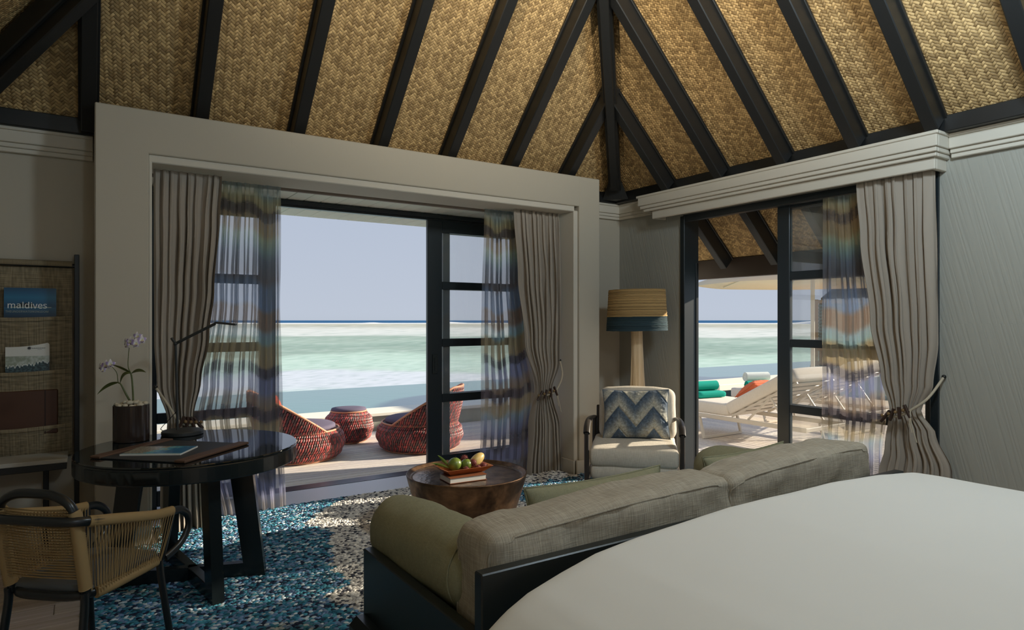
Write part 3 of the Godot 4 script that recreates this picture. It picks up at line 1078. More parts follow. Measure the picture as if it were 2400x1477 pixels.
func make_orchid(at: Vector3) -> void:
	var o := thing("potted_orchid", "white and violet orchid in a dark brown cylinder pot topped with pebbles", "orchid", at)
	var b := MB.new()
	b.lathe([Vector2(0, 0), Vector2(0.09, 0), Vector2(0.093, 0.003), Vector2(0.093, 0.204), Vector2(0.09, 0.207), Vector2(0.086, 0.204), Vector2(0.084, 0.17), Vector2(0, 0.17)], Vector3.ZERO, 48, true)
	obj("pot", b, mat("brown glaze", rgb8(48, 38, 34), 0.16), o)
	b = MB.new()
	b.lathe([Vector2(0.084, 0.19), Vector2(0.0, 0.194)], Vector3.ZERO, 24)
	obj("soil", b, mat("soil", rgb8(60, 50, 40), 0.95), o)
	var rnd := RandomNumberGenerator.new()
	rnd.seed = 31
	var peb := mat("pebble", rgb8(196, 186, 164), 0.55)
	for i in 26:
		var a := i * 2.4
		var r := 0.078 * sqrt((i + 0.5) / 26.0)
		b = MB.new()
		b.ball(Vector3.ZERO, Vector3(0.017, 0.011, 0.013) * rnd.randf_range(0.8, 1.25), 8, 6, Basis(Vector3.UP, rnd.randf() * TAU))
		obj("pebble", b, peb, o, Vector3(cos(a) * r, 0.206 + (0.012 if r < 0.045 else 0.0) + rnd.randf_range(-0.003, 0.005), sin(a) * r))
	# in the picture plane: R across, up
	var R := Vector3(0.8367, 0, 0.5476)
	var F := Vector3(0.5476, 0, -0.8367)
	var P := func(x: float, y: float, z := 0.0) -> Vector3: return R * x + Vector3(0, y, 0) + F * z
	var green := mat("orchid green", rgb8(88, 96, 52), 0.5)
	for s in [[[P.call(0.012, 0.19), P.call(0.008, 0.29), P.call(0.0, 0.375), P.call(-0.018, 0.42), P.call(-0.018, 0.48), P.call(-0.012, 0.535)], [0.0055, 0.005, 0.0045, 0.0025, 0.002, 0.002]],
			[[P.call(0.0, 0.19, 0.02), P.call(-0.03, 0.265, 0.0), P.call(-0.055, 0.325, -0.01), P.call(-0.07, 0.335, -0.01), P.call(-0.078, 0.39, -0.01), P.call(-0.105, 0.425, -0.01)], [0.006, 0.0055, 0.004, 0.0025, 0.002, 0.0016]]]:
		b = MB.new()
		var pts := spline(s[0], 4)
		var rad := []
		for k in pts.size():
			rad.append(lin_keys([[0, s[1][0]], [1, s[1][1]], [2, s[1][2]], [3, s[1][3]], [4, s[1][4]], [5, s[1][5]]], k / 4.0))
		b.tube(pts, rad, 7)
		obj("stem", b, green, o)
	var leaf := mat("orchid leaf", rgb8(74, 80, 40), 0.45)
	leaf.backlight_enabled = true
	leaf.backlight = rgb8(50, 60, 20)
	for s in [[P.call(-0.062, 0.335, -0.01), P.call(-0.12, 0.345, -0.02), P.call(-0.178, 0.268, -0.03), 0.011], [P.call(-0.058, 0.33, -0.01), P.call(-0.03, 0.40, -0.03), P.call(0.0, 0.385, -0.01), 0.016], [P.call(0.0, 0.385), P.call(0.05, 0.415, -0.02), P.call(0.106, 0.395, -0.04), 0.012], [P.call(-0.002, 0.39), P.call(-0.035, 0.425, -0.02), P.call(-0.1, 0.44, -0.03), 0.012]]:
		b = MB.new()
		var p0: Vector3 = s[0]
		var p1: Vector3 = s[1]
		var p2: Vector3 = s[2]
		var w: float = s[3]
		b.sheet(14, 4, func(u: float, v: float) -> Vector3:
			var c := p0.lerp(p1, u).lerp(p1.lerp(p2, u), u)
			var t := (p1 - p0).lerp(p2 - p1, u).normalized()
			var n := t.cross(F).normalized()
			var ww := w * sin(PI * pow(clampf(u * 0.96 + 0.02, 0, 1), 0.8))
			var k := v * 2.0 - 1.0
			return c + (n * 0.75 + F * 0.65) * k * ww + n * absf(k) * ww * 0.25)
		obj("leaf", b, leaf, o)
	# blooms: five petals and a lip each
	var pet := mat("orchid petal", Color.WHITE, 0.6)
	pet.vertex_color_use_as_albedo = true
	pet.backlight_enabled = true
	pet.backlight = Color(0.25, 0.22, 0.28)
	for f in [[-0.145, 0.435, 0.0, 0.1, 1.0], [-0.182, 0.425, 0.01, -0.7, 0.85], [-0.112, 0.442, -0.015, 0.7, 0.95], [-0.15, 0.408, -0.02, 0.2, 0.6], [-0.03, 0.565, 0.0, -0.9, 1.0], [0.0, 0.57, -0.01, -0.1, 1.0], [0.035, 0.56, -0.015, 0.5, 1.0], [0.06, 0.58, 0.0, 1.0, 0.95], [0.03, 0.6, 0.01, 0.3, 0.9], [-0.015, 0.548, -0.02, -0.4, 0.7]]:
		var c: Vector3 = P.call(f[0], f[1], f[2])
		var face: Vector3 = (-F + R * f[3] + Vector3(0, -0.15, 0)).normalized()
		var sx: Vector3 = Vector3.UP.cross(face).normalized()
		var sy: Vector3 = face.cross(sx)
		b = MB.new(true)
		for k in 6:
			var a := PI / 2 + TAU * k / 5.0 + rnd.randf_range(-0.15, 0.15)
			var len: float = 0.03 * f[4] * (1.0 if k < 5 else 0.6)
			var wid: float = (0.011 if k in [1, 4] else 0.008) * f[4]
			if k == 5:
				a = -PI / 2 + 0.1
			var dir: Vector3 = sx * cos(a) + sy * sin(a)
			var nn: Vector3 = face.cross(dir)
			b.sheet(6, 4, func(u: float, v: float) -> Vector3:
				var q := v * 2.0 - 1.0
				return c + dir * u * len + nn * q * wid * sin(PI * (0.12 + 0.86 * u)) + face * (0.006 * sin(PI * u) - 0.007 * u * u + (0.012 * u if k == 5 else 0.0)), Vector2.ONE, false,
				func(u: float, v: float, p: Vector3) -> Color:
					if k == 5: return rgb8(96, 70, 140).lerp(rgb8(230, 220, 150), 1.0 - u).srgb_to_linear()
					return rgb8(236, 232, 226).lerp(rgb8(150, 124, 190), clampf(1.2 - absf(u - 0.62) * 4.0, 0, 0.8) * (1.0 if k in [1, 4] else 0.25)).lerp(rgb8(200, 206, 120), clampf(0.5 - u * 2.5, 0, 1)).srgb_to_linear())
		obj("bloom", b, pet, o)

func make_desk_chair() -> void:
	var c := thing("woven_armchair", "black tubular armchair with tan cord woven sides and back, pulled up to the round desk", "chair", Vector3(0.022, 0.0, -3.14), deg_to_rad(-42.1))
	c.basis = c.basis.scaled_local(Vector3(0.75, 1, 1))
	var tubem := mat("black tube", rgb8(24, 28, 30), 0.3)
	var cord := mat("tan cord", rgb8(150, 124, 82), 0.75)
	var rnd := RandomNumberGenerator.new()
	rnd.seed = 41
	# seat ring
	var ring := []
	for k in 40:
		var a := TAU * k / 40.0
		var cx := signf(cos(a)) * pow(absf(cos(a)), 0.55) * 0.235
		var cz := signf(sin(a)) * pow(absf(sin(a)), 0.55) * 0.215
		ring.append(Vector3(cx, 0.43, cz))
	var b := MB.new()
	b.tube(ring, 0.018, 10, false, true)
	obj("seat_frame", b, tubem, c)
	b = MB.new()
	b.cushion(Vector3(0.215, 0.022, 0.195), 0.021, 14, func(p: Vector3, _d: Vector3) -> Vector3: return p + Vector3(0, 0.008 * (1.0 - (p.x * p.x / 0.046 + p.z * p.z / 0.04)), 0), Transform3D(Basis.IDENTITY, Vector3(0, 0.45, 0)))
	obj("seat", b, mat("grey seat", rgb8(92, 94, 94), 0.8), c)
	for s in [[0.215, 0.205, 0.235, 0.265], [-0.215, 0.205, -0.235, 0.265], [0.23, -0.185, 0.262, -0.235], [-0.23, -0.185, -0.262, -0.235]]:
		b = MB.new()
		b.tube(spline([Vector3(s[0], 0.445, s[1]), Vector3(s[0] * 1.01, 0.36, s[1] * 1.02), Vector3(s[2], 0.012, s[3])], 6), 0.0165, 10)
		obj("leg", b, tubem, c)
	# arm tube: round the back, down both fronts
	var half := [Vector3(0.0, 0.73, 0.292), Vector3(0.13, 0.729, 0.288), Vector3(0.225, 0.724, 0.262), Vector3(0.272, 0.713, 0.2), Vector3(0.285, 0.682, 0.06), Vector3(0.283, 0.645, -0.1), Vector3(0.278, 0.63, -0.21), Vector3(0.275, 0.618, -0.275), Vector3(0.272, 0.578, -0.325), Vector3(0.268, 0.52, -0.33), Vector3(0.262, 0.465, -0.28), Vector3(0.248, 0.432, -0.2)]
	var full := []
	for k in range(half.size() - 1, 0, -1):
		full.append(Vector3(-half[k].x, half[k].y, half[k].z))
	full += half
	b = MB.new()
	b.tube(spline(full, 5), 0.0175, 10)
	obj("arm_rail", b, tubem, c)
	for s in [-1, 1]:
		b = MB.new()
		b.tube([Vector3(s * 0.235, 0.43, -0.19), Vector3(s * 0.277, 0.632, -0.215)], 0.0165, 10)
		obj("arm_post", b, tubem, c)
	# back hoop
	var hp := [Vector3(0.21, 0.43, 0.19), Vector3(0.215, 0.6, 0.222), Vector3(0.212, 0.72, 0.24), Vector3(0.188, 0.78, 0.25), Vector3(0.11, 0.812, 0.254), Vector3(0, 0.818, 0.255)]
	var hoop := hp.duplicate()
	for k in range(hp.size() - 2, -1, -1):
		hoop.append(Vector3(-hp[k].x, hp[k].y, hp[k].z))
	b = MB.new()
	b.tube(spline(hoop, 6), 0.0175, 10)
	obj("back_hoop", b, tubem, c)
	# cord wound round the rails
	var wind := func(p: Array, r: float) -> MB:
		var m := MB.new()
		var pts := []
		var rad := []
		var sp := spline(p, 1)
		var L := 0.0
		for k in sp.size() - 1:
			L += (sp[k + 1] - sp[k]).length()
		var n := int(L / 0.0032)
		for k in n + 1:
			var t := float(k) / n * (p.size() - 1)
			var i := mini(int(t), p.size() - 2)
			pts.append(p[i].cubic_interpolate(p[i + 1], p[maxi(i - 1, 0)], p[mini(i + 2, p.size() - 1)], t - i))
			rad.append(r + (0.0012 if k % 2 == 0 else -0.0008))
		m.tube(pts, rad, 10)
		return m
	for s in [-1.0, 1.0]:
		obj("rail_winding", wind.call([Vector3(s * 0.262, 0.717, 0.225), Vector3(s * 0.28, 0.702, 0.15), Vector3(s * 0.285, 0.682, 0.06), Vector3(s * 0.283, 0.645, -0.1), Vector3(s * 0.278, 0.63, -0.215)], 0.0205), cord, c)
		obj("seat_winding", wind.call([Vector3(s * 0.226, 0.43, 0.16), Vector3(s * 0.235, 0.43, 0.08), Vector3(s * 0.235, 0.43, -0.08), Vector3(s * 0.23, 0.43, -0.165)], 0.021), cord, c)
		obj("hoop_winding", wind.call([Vector3(s * 0.211, 0.46, 0.196), Vector3(s * 0.215, 0.6, 0.222), Vector3(s * 0.212, 0.72, 0.24), Vector3(s * 0.203, 0.755, 0.246)], 0.026), cord, c)
		# side cords: two layers, crossing a little
		b = MB.new()
		for k in 28:
			var t := k / 27.0
			var top := Vector3(s * lerpf(0.265, 0.279, minf(t * 3.0, 1.0)), 0.72 - 0.09 * t, lerpf(0.215, -0.21, t))
			for l in 2:
				var off: float = (0.018 if l == 0 else -0.018) * s
				var t2 := clampf(t + (0.012 if l == 0 else -0.03) + rnd.randf_range(-0.004, 0.004), 0, 1)
				var bot := Vector3(s * 0.232 + off, 0.43, lerpf(0.17, -0.17, t2))
				b.tube([top + Vector3(off, 0, 0), (top + bot) * 0.5 + Vector3(off * 0.7 + rnd.randf_range(-0.002, 0.002), 0, 0), bot], 0.0023, 5, false)
		tag(obj("cord_side", b, cord, c), "", "", "", "stuff")
	b = MB.new()
	for k in 25:
		var y := lerpf(0.5, 0.757, k / 24.0)
		var z := lin_keys([[0.43, 0.2], [0.6, 0.228], [0.76, 0.247]], y)
		for l in 2:
			var off := 0.01 if l == 0 else -0.01
			var yy := y + rnd.randf_range(-0.001, 0.001)
			b.tube([Vector3(-0.211, yy, z + off), Vector3(0, yy + (0.001 if l == 0 else -0.001), z + off * 0.3 + 0.012), Vector3(0.211, yy + 0.002, z + off)], 0.0022, 5, false)
	tag(obj("cord_back", b, cord, c), "", "", "", "stuff")

func make_rack() -> void:
	var r := thing("magazine_rack", "woven cloth magazine rack of hanging pockets on a black pole by the wall", "magazine rack", Vector3(-0.38, 0, -5.15))
	var dark: Material = mats["dark timber"]
	var b := MB.new()
	for x in [-0.33, 0.345]:
		b = MB.new()
		b.box(Vector3(x, 0.94, 0.0), Vector3(0.028, 1.88, 0.028), 0.003)
		obj("pole", b, dark, r)
	b = MB.new()
	b.tube([Vector3(-0.33, 1.805, 0), Vector3(0.34, 1.805, 0)], 0.014, 8)
	obj("cross_bar", b, dark, r)
	var cl := mat("rack weave", Color.WHITE, 0.9)
	cl.albedo_texture = tinted(slub_img, rgb8(86, 76, 58), rgb8(168, 152, 122))
	cl.uv1_scale = Vector3(1.6, 0.35, 1)
	with_normal(cl, cloth_n, 0.4)
	b = MB.new()
	b.box(Vector3(0.0, 1.2, -0.02), Vector3(0.64, 1.26, 0.008), 0.002)
	b.tube([Vector3(-0.32, 1.815, 0), Vector3(0.32, 1.815, 0)], 0.02, 8)
	obj("backing_cloth", b, cl, r)
	for y in [1.475, 1.135, 0.785]:
		b = MB.new()
		var h := 0.31 if y > 0.8 else 0.21
		b.sheet(16, 8, func(u: float, v: float) -> Vector3:
			var sag := sin(PI * u)
			return Vector3(lerpf(-0.32, 0.32, u), y - 0.012 * sag * (1.0 - v) - v * h, -0.012 + (0.055 + 0.03 * sag) * pow(1.0 - v, 0.7)), Vector2(0.64, 0.3), true)
		b.sheet(16, 2, func(u: float, v: float) -> Vector3:
			var sag := sin(PI * u)
			return Vector3(lerpf(-0.32, 0.32, u), y - 0.012 * sag + 0.004 - 0.024 * v, -0.008 + 0.055 + 0.03 * sag + 0.004 * sin(PI * v)), Vector2(0.64, 0.05), true)
		obj("pocket", b, cl, r)
	# what stands in the pockets
	var bk := thing("book", "blue photo book with a white title standing in the top rack pocket", "book", Vector3(-0.278, 1.40, -5.118), 0.0)
	bk.rotation.x = -0.06
	b = MB.new()
	b.box(Vector3(0, 0.127, 0), Vector3(0.262, 0.25, 0.022), 0.002)
	obj("pages", b, mats["paper white"], bk)
	var img := Image.create(128, 128, false, Image.FORMAT_RGB8)
	var n1 := noise(95, 0.05, 3)
	for y in 128:
		for x in 128:
			var c := rgb8(14, 62, 96).lerp(rgb8(30, 110, 150), clampf(1.0 - absf(y - 30) / 40.0, 0, 1)) if y < 62 else rgb8(34, 96, 130).lerp(rgb8(8, 36, 60), clampf((y - 62) / 40.0, 0, 1))
			if y > 46 and y < 62 and x > 22 and x < 80 and y > 58 - 12 * sin(PI * (x - 22) / 58.0) + 8 * n1.get_noise_1d(x * 4): c = rgb8(14, 34, 40)
			if y >= 61 and y <= 62 and x > 14 and x < 116: c = rgb8(190, 200, 180)
			img.set_pixel(x, y, c)
	var cm := mat("blue cover print", Color.WHITE, 0.3)
	cm.albedo_texture = ImageTexture.create_from_image(img)
	b = MB.new()
	b.quad(Vector3(-0.133, 0.0, 0.0125), Vector3(0.133, 0.0, 0.0125), Vector3(0.133, 0.254, 0.0125), Vector3(-0.133, 0.254, 0.0125), Vector3(0, 0, 1), Vector2(0, 1), Vector2(1, 1), Vector2(1, 0), Vector2(0, 0))
	b.box(Vector3(0, 0.127, 0.0115), Vector3(0.266, 0.254, 0.0015), 0.0)
	b.box(Vector3(0, 0.127, -0.0115), Vector3(0.266, 0.254, 0.0015), 0.0)
	obj("cover", b, cm, bk)
	lettering(bk, "title", "maldives", 0.0515, Vector3(-0.016, 0.112, 0.0135), mat("title ink", rgb8(236, 238, 236), 0.5))
	lettering(bk, "subtitle", "THEUNDERWATERKINGDOM", 0.0172, Vector3(-0.016, 0.094, 0.0135), mat("subtitle ink", rgb8(150, 160, 150), 0.5))
	var br := thing("brochure", "white brochure with a wave picture standing in the middle rack pocket", "brochure", Vector3(-0.292, 1.055, -5.108), 0.0)
	br.rotation.x = -0.06
	var poly := PackedVector2Array()
	for q in [[-0.112, 0, 0], [0.112, 0, 0], [0.098, 0.238, 1], [-0.098, 0.238, 2]]:
		if q[2] == 0:
			poly.append(Vector2(q[0], q[1]))
		else:
			for k in 5:
				var a: float = (0.0 if q[2] == 1 else PI / 2) + k * PI / 8
				poly.append(Vector2(q[0] + cos(a) * 0.014, q[1] + sin(a) * 0.014))
	b = MB.new()
	b.prism(poly, 0.004)
	obj("card", b, mats["paper white"], br)
	img = Image.create(128, 96, false, Image.FORMAT_RGB8)
	for y in 96:
		for x in 128:
			var crest := 40.0 - 0.18 * x + 14.0 * n1.get_noise_1d(x * 1.6) + 5.0 * n1.get_noise_1d(x * 7.0)
			var c := rgb8(150, 158, 140).lerp(rgb8(196, 204, 196), clampf(x / 128.0 + n1.get_noise_2d(x, y), 0, 1)) if y < crest else rgb8(34, 52, 56).lerp(rgb8(70, 96, 100), clampf(0.5 + 1.5 * n1.get_noise_2d(x * 2, y * 2), 0, 1))
			if absf(y - crest) < 2.0: c = rgb8(220, 224, 220)
			img.set_pixel(x, y, c)
	cm = mat("wave print", Color.WHITE, 0.35)
	cm.albedo_texture = ImageTexture.create_from_image(img)
	b = MB.new()
	b.quad(Vector3(-0.112, 0.0, 0.0046), Vector3(0.112, 0.0, 0.0046), Vector3(0.112, 0.17, 0.0046), Vector3(-0.112, 0.17, 0.0046), Vector3(0, 0, 1), Vector2(0, 1), Vector2(1, 1), Vector2(1, 0), Vector2(0, 0))
	obj("picture", b, cm, br)
	var ink := mat("brochure ink", rgb8(60, 62, 66), 0.6)
	b = MB.new()
	for k in 8:   # a small star shaped emblem
		var a := TAU * k / 8
		b.bar(Vector3(0.008, 0.22, 0.005), Vector3(0.008 + cos(a) * 0.011, 0.22 + sin(a) * 0.011, 0.005), 0.0035, 0.001, Vector3(0, 0, 1), 0.0)
	b.ball(Vector3(0.008, 0.22, 0.005), Vector3(0.006, 0.006, 0.001), 10, 4)
	obj("emblem", b, ink, br)
	b = MB.new()
	var sq := []
	for k in 60:
		sq.append(Vector3(0.021 + k * 0.00118, 0.219 + 0.0035 * sin(k * 1.9) * (0.5 + 0.5 * sin(k * 0.7)), 0.005))
	b.tube(sq, 0.0007, 4, false)
	sq = []
	for k in 20:
		sq.append(Vector3(0.05 + k * 0.0012, 0.21 + 0.001 * sin(k * 2.1), 0.005))
	b.tube(sq, 0.0005, 4, false)
	obj("script_line", b, ink, br)
	var fo := thing("leather_folder", "brown leather folder lying upright in the bottom rack pocket", "folder", Vector3(-0.37, 0.73, -5.11), 0.0)
	b = MB.new()
	b.box(Vector3(0, 0.14, 0), Vector3(0.47, 0.28, 0.024), 0.006)
	obj("cover", b, mat("dark brown leather", rgb8(78, 46, 26), 0.5), fo)
	b = MB.new()
	b.box(Vector3(0.168, 0.14, 0.013), Vector3(0.006, 0.278, 0.003), 0.001)
	obj("seam", b, mat("seam brown", rgb8(44, 26, 16), 0.6), fo)
	# low bench along the wall
	var bn := thing("low_bench", "low bench with a pale top and a dark edge beneath the magazine rack", "bench", Vector3(-0.42, 0, -5.03))
	b = MB.new()
	b.box(Vector3(0.02, 0.588, 0), Vector3(0.64, 0.026, 0.32), 0.004)
	obj("top", b, mat("pale laminate", rgb8(176, 172, 162), 0.5), bn)
	b = MB.new()
	b.box(Vector3(0.02, 0.555, 0.0), Vector3(0.63, 0.04, 0.31), 0.003)
	obj("edge_frame", b, dark, bn)
	for x in [-0.26, 0.22]:
		b = MB.new()
		b.box(Vector3(x, 0.268, -0.135), Vector3(0.03, 0.536, 0.03), 0.003)
		obj("leg", b, dark, bn)

func lettering(parent: Node3D, called: String, text: String, width_per: float, at: Vector3, m: Material) -> void:
	var f := SystemFont.new()
	f.font_names = PackedStringArray(["Droid Sans"])
	var t := TextMesh.new()
	t.font = f
	t.text = text
	t.font_size = 32
	t.pixel_size = width_per / 32.0
	t.depth = 0.0008
	t.horizontal_alignment = HORIZONTAL_ALIGNMENT_CENTER
	t.vertical_alignment = VERTICAL_ALIGNMENT_BOTTOM
	obj(called, t, m, parent, at)

# a hanging cloth: e0/e1 give its two edges by height, along one axis; folds stand out along «out»
func drape(along: Vector3, out: Vector3, base: float, e0: Array, e1: Array, y0: float, y1: float, folds: float, amp: Array, seed_: int, nu: int, nv: int, tint = null, sharp := 0.3, hem := 0.0) -> MB:
	var b := MB.new(tint != null)
	var n := noise(seed_, 1.0, 2)
	var f := func(u: float, v: float) -> Vector3:
		var y := lerpf(y0, y1, v)
		var a := lerp_keys(e0, y)
		var z := lerp_keys(e1, y)
		var ph := TAU * (folds * u + 0.55 * n.get_noise_2d(u * folds * 0.35, 3.0)) + 0.9 * n.get_noise_2d(u * folds * 0.7, y * 0.9)
		var k := lerp_keys(amp, y)
		var size := 0.75 + 0.6 * n.get_noise_2d(u * folds * 0.5, 40.0 + y * 0.3)
		var w := sin(ph) + 0.22 * sin(2.0 * ph + 1.0 + 2.0 * n.get_noise_2d(u * 3.0, y)) + 0.12 * sin(3.1 * ph + y * 1.5)
		var pitch := absf(z - a) / folds
		var s := lerpf(a, z, u) + pitch * sharp * sin(ph * 2.0 + 0.6) * smoothstep(0.0, 0.08, u) * smoothstep(1.0, 0.92, u)
		return along * s + Vector3(0, y + (hem * sin(ph * 0.5) if v == 1.0 else 0.0), 0) + out * (base + k * size * w)
	b.sheet(nu, nv, f, Vector2(folds * 0.12, y0 - y1), false, tint)
	return b

# the dyed stripes of the sheers, by height
func stripe(y: float, s: float) -> Color:
	var t := [[0.0, rgb8(112, 104, 100)], [0.1, rgb8(120, 112, 112)], [0.16, rgb8(138, 140, 178)], [0.25, rgb8(140, 142, 180)], [0.3, rgb8(92, 88, 100)], [0.38, rgb8(84, 84, 104)], [0.44, rgb8(120, 128, 172)], [0.56, rgb8(150, 178, 196)], [0.62, rgb8(176, 158, 120)], [0.7, rgb8(170, 146, 104)],
		[0.735, rgb8(66, 56, 66)], [0.79, rgb8(74, 60, 64)], [0.83, rgb8(150, 124, 98)], [0.9, rgb8(140, 128, 130)], [0.94, rgb8(128, 138, 184)], [1.03, rgb8(126, 134, 180)], [1.06, rgb8(56, 54, 72)], [1.11, rgb8(64, 58, 70)], [1.14, rgb8(166, 142, 96)], [1.28, rgb8(162, 146, 104)],
		[1.32, rgb8(140, 178, 184)], [1.38, rgb8(144, 172, 186)], [1.42, rgb8(134, 108, 92)], [1.53, rgb8(134, 108, 92)], [1.57, rgb8(108, 132, 172)], [1.72, rgb8(104, 124, 158)], [1.78, rgb8(92, 86, 92)], [1.88, rgb8(86, 92, 108)], [1.94, rgb8(90, 104, 124)], [2.0, rgb8(120, 150, 150)], [2.08, rgb8(168, 184, 150)],
		[2.13, rgb8(168, 142, 92)], [2.21, rgb8(150, 122, 82)], [2.24, rgb8(70, 56, 50)], [2.29, rgb8(76, 62, 52)], [2.32, rgb8(172, 150, 100)], [2.37, rgb8(176, 168, 124)], [2.42, rgb8(140, 154, 148)], [2.5, rgb8(118, 136, 140)]]
	y += 0.035 * sin(s * 4.0) + 0.02 * sin(s * 11.0 + 1.0)
	for k in t.size() - 1:
		if y < t[k + 1][0]:
			return t[k][1].lerp(t[k + 1][1], clampf((y - t[k][0]) / (t[k + 1][0] - t[k][0]), 0, 1))
	return t[-1][1]

func make_curtains() -> void:
	var cloth := mat("taupe curtain", rgb8(164, 153, 140), 0.85, 0.0, 0.3)
	with_normal(cloth, cloth_n, 0.25)
	cloth.uv1_scale = Vector3(30, 30, 1)
	var lin := mat("sheer voile", Color.WHITE, 0.9, 0.0, 0.2)
	lin.vertex_color_use_as_albedo = true
	lin.transparency = BaseMaterial3D.TRANSPARENCY_ALPHA
	lin.backlight_enabled = true
	lin.backlight = Color.WHITE
	lin.cull_mode = BaseMaterial3D.CULL_DISABLED
	var X := Vector3(1, 0, 0)
	var Z := Vector3(0, 0, 1)
	var tint := func(u: float, _v: float, p: Vector3) -> Color:
		var c := stripe(p.y, u * 0.8 + p.x)
		var dark := 1.0 - c.v
		var l := (c.lightened(0.3)).srgb_to_linear()
		l.a = clampf(0.38 + 0.3 * dark, 0.0, 0.9)
		return l
	var ampH := [[0.0, 0.06], [0.4, 0.045], [0.78, 0.025], [1.1, 0.038], [1.8, 0.046], [2.38, 0.034], [2.46, 0.02]]
	# left of the sliding doors
	one("curtain", drape(X, Z, -4.97, [[-0.02, 0.43], [0.388, 0.43], [0.772, 0.475], [1.022, 0.411], [1.31, 0.395], [2.455, 0.392]], [[-0.05, 0.715], [0.323, 0.70], [0.534, 0.667], [0.789, 0.637], [1.037, 0.683], [1.334, 0.732], [1.663, 0.765], [2.145, 0.798], [2.463, 0.815]], 2.462, 0.02, 8.0, ampH, 101, 230, 60), cloth,
		"heavy taupe curtain gathered by a cord behind the round desk", "curtain", Vector3.ZERO, "heavy taupe curtains")
	one("sheer_curtain", drape(X, Z, -5.16, [[0.0, 0.8], [0.379, 0.732], [0.738, 0.662], [0.994, 0.70], [1.607, 0.77], [2.482, 0.80]], [[0.0, 1.30], [0.638, 1.272], [1.616, 1.262], [2.489, 1.265]], 2.487, 0.02, 9.0, [[0.0, 0.045], [1.5, 0.04], [2.3, 0.028], [2.48, 0.012]], 102, 200, 200, tint, 0.25), lin,
		"striped sheer curtain hanging behind the desk at the left of the sliding doors", "sheer curtain", Vector3.ZERO, "striped sheer curtains")
	# right of the sliding doors
	one("curtain", drape(X, Z, -5.0, [[0.02, 3.437], [0.462, 3.482], [0.797, 3.545], [1.257, 3.41], [1.845, 3.334], [2.46, 3.29]], [[-0.04, 3.815], [0.433, 3.80], [0.786, 3.705], [1.046, 3.79], [1.659, 3.81], [2.474, 3.795]], 2.468, 0.02, 8.0, ampH, 103, 230, 60), cloth,
		"heavy taupe curtain gathered by a beaded cord behind the copper table and the pale armchair", "curtain", Vector3.ZERO, "heavy taupe curtains")
	one("sheer_curtain", drape(X, Z, -5.15, [[0.0, 3.0], [0.482, 3.023], [1.454, 3.046], [2.481, 3.073]], [[0.0, 3.56], [0.229, 3.58], [0.778, 3.617], [1.251, 3.527], [1.858, 3.459], [2.49, 3.43]], 2.487, 0.02, 7.0, [[0.0, 0.04], [1.5, 0.036], [2.3, 0.026], [2.48, 0.012]], 104, 170, 200, tint, 0.25), lin,
		"striped sheer curtain behind the copper table at the right of the sliding doors", "sheer curtain", Vector3.ZERO, "striped sheer curtains")
	# terrace door
	one("curtain", drape(Z, -X, -4.685, [[0.0, -2.46], [0.389, -2.433], [0.56, -2.395], [0.831, -2.365], [1.063, -2.425], [1.453, -2.499], [2.036, -2.566], [2.477, -2.6]], [[0.0, -1.93], [0.466, -1.985], [0.696, -2.08], [0.838, -2.17], [1.02, -2.1], [1.313, -2.07], [2.429, -2.085]], 2.49, 0.02, 8.0, [[0.0, 0.04], [0.4, 0.035], [0.83, 0.02], [1.2, 0.035], [2.0, 0.04], [2.44, 0.02]], 105, 230, 60), cloth,
		"heavy taupe curtain gathered by a beaded cord at the terrace door near the bed", "curtain", Vector3.ZERO, "heavy taupe curtains")
	one("sheer_curtain", drape(Z, -X, -4.79, [[0.0, -2.92], [2.493, -2.92]], [[0.0, -2.48], [0.507, -2.467], [0.755, -2.437], [0.995, -2.45], [1.422, -2.5], [1.859, -2.55], [2.489, -2.6]], 2.49, 0.02, 6.0, [[0.0, 0.032], [2.3, 0.025], [2.48, 0.012]], 106, 170, 200, tint, 0.25), lin,
		"striped sheer curtain hanging across the terrace door behind the sofa", "sheer curtain", Vector3.ZERO, "striped sheer curtains")
	# tiebacks: cord, wooden toggles and beads, loose ends, wall hook
	tieback("cream cord tieback with wooden toggles round the curtain behind the desk lamp", Vector3(0.398, 1.01, -4.9), [Vector3(0.47, 0.89, -4.87), Vector3(0.535, 0.775, -4.87), Vector3(0.60, 0.745, -4.885), Vector3(0.655, 0.755, -4.92)], Z, X, 1)
	tieback("cream cord tieback with dark toggles round the curtain by the pale armchair", Vector3(3.80, 1.068, -4.97), [Vector3(3.775, 0.93, -4.90), Vector3(3.705, 0.80, -4.90), Vector3(3.62, 0.76, -4.905), Vector3(3.53, 0.755, -4.94)], Z, X, -1)
	tieback("cream cord tieback with dark toggles round the curtain at the terrace door", Vector3(4.765, 1.076, -2.06), [Vector3(4.64, 0.94, -2.1), Vector3(4.61, 0.855, -2.19), Vector3(4.615, 0.80, -2.28), Vector3(4.65, 0.79, -2.375)], -X, Z, -1)

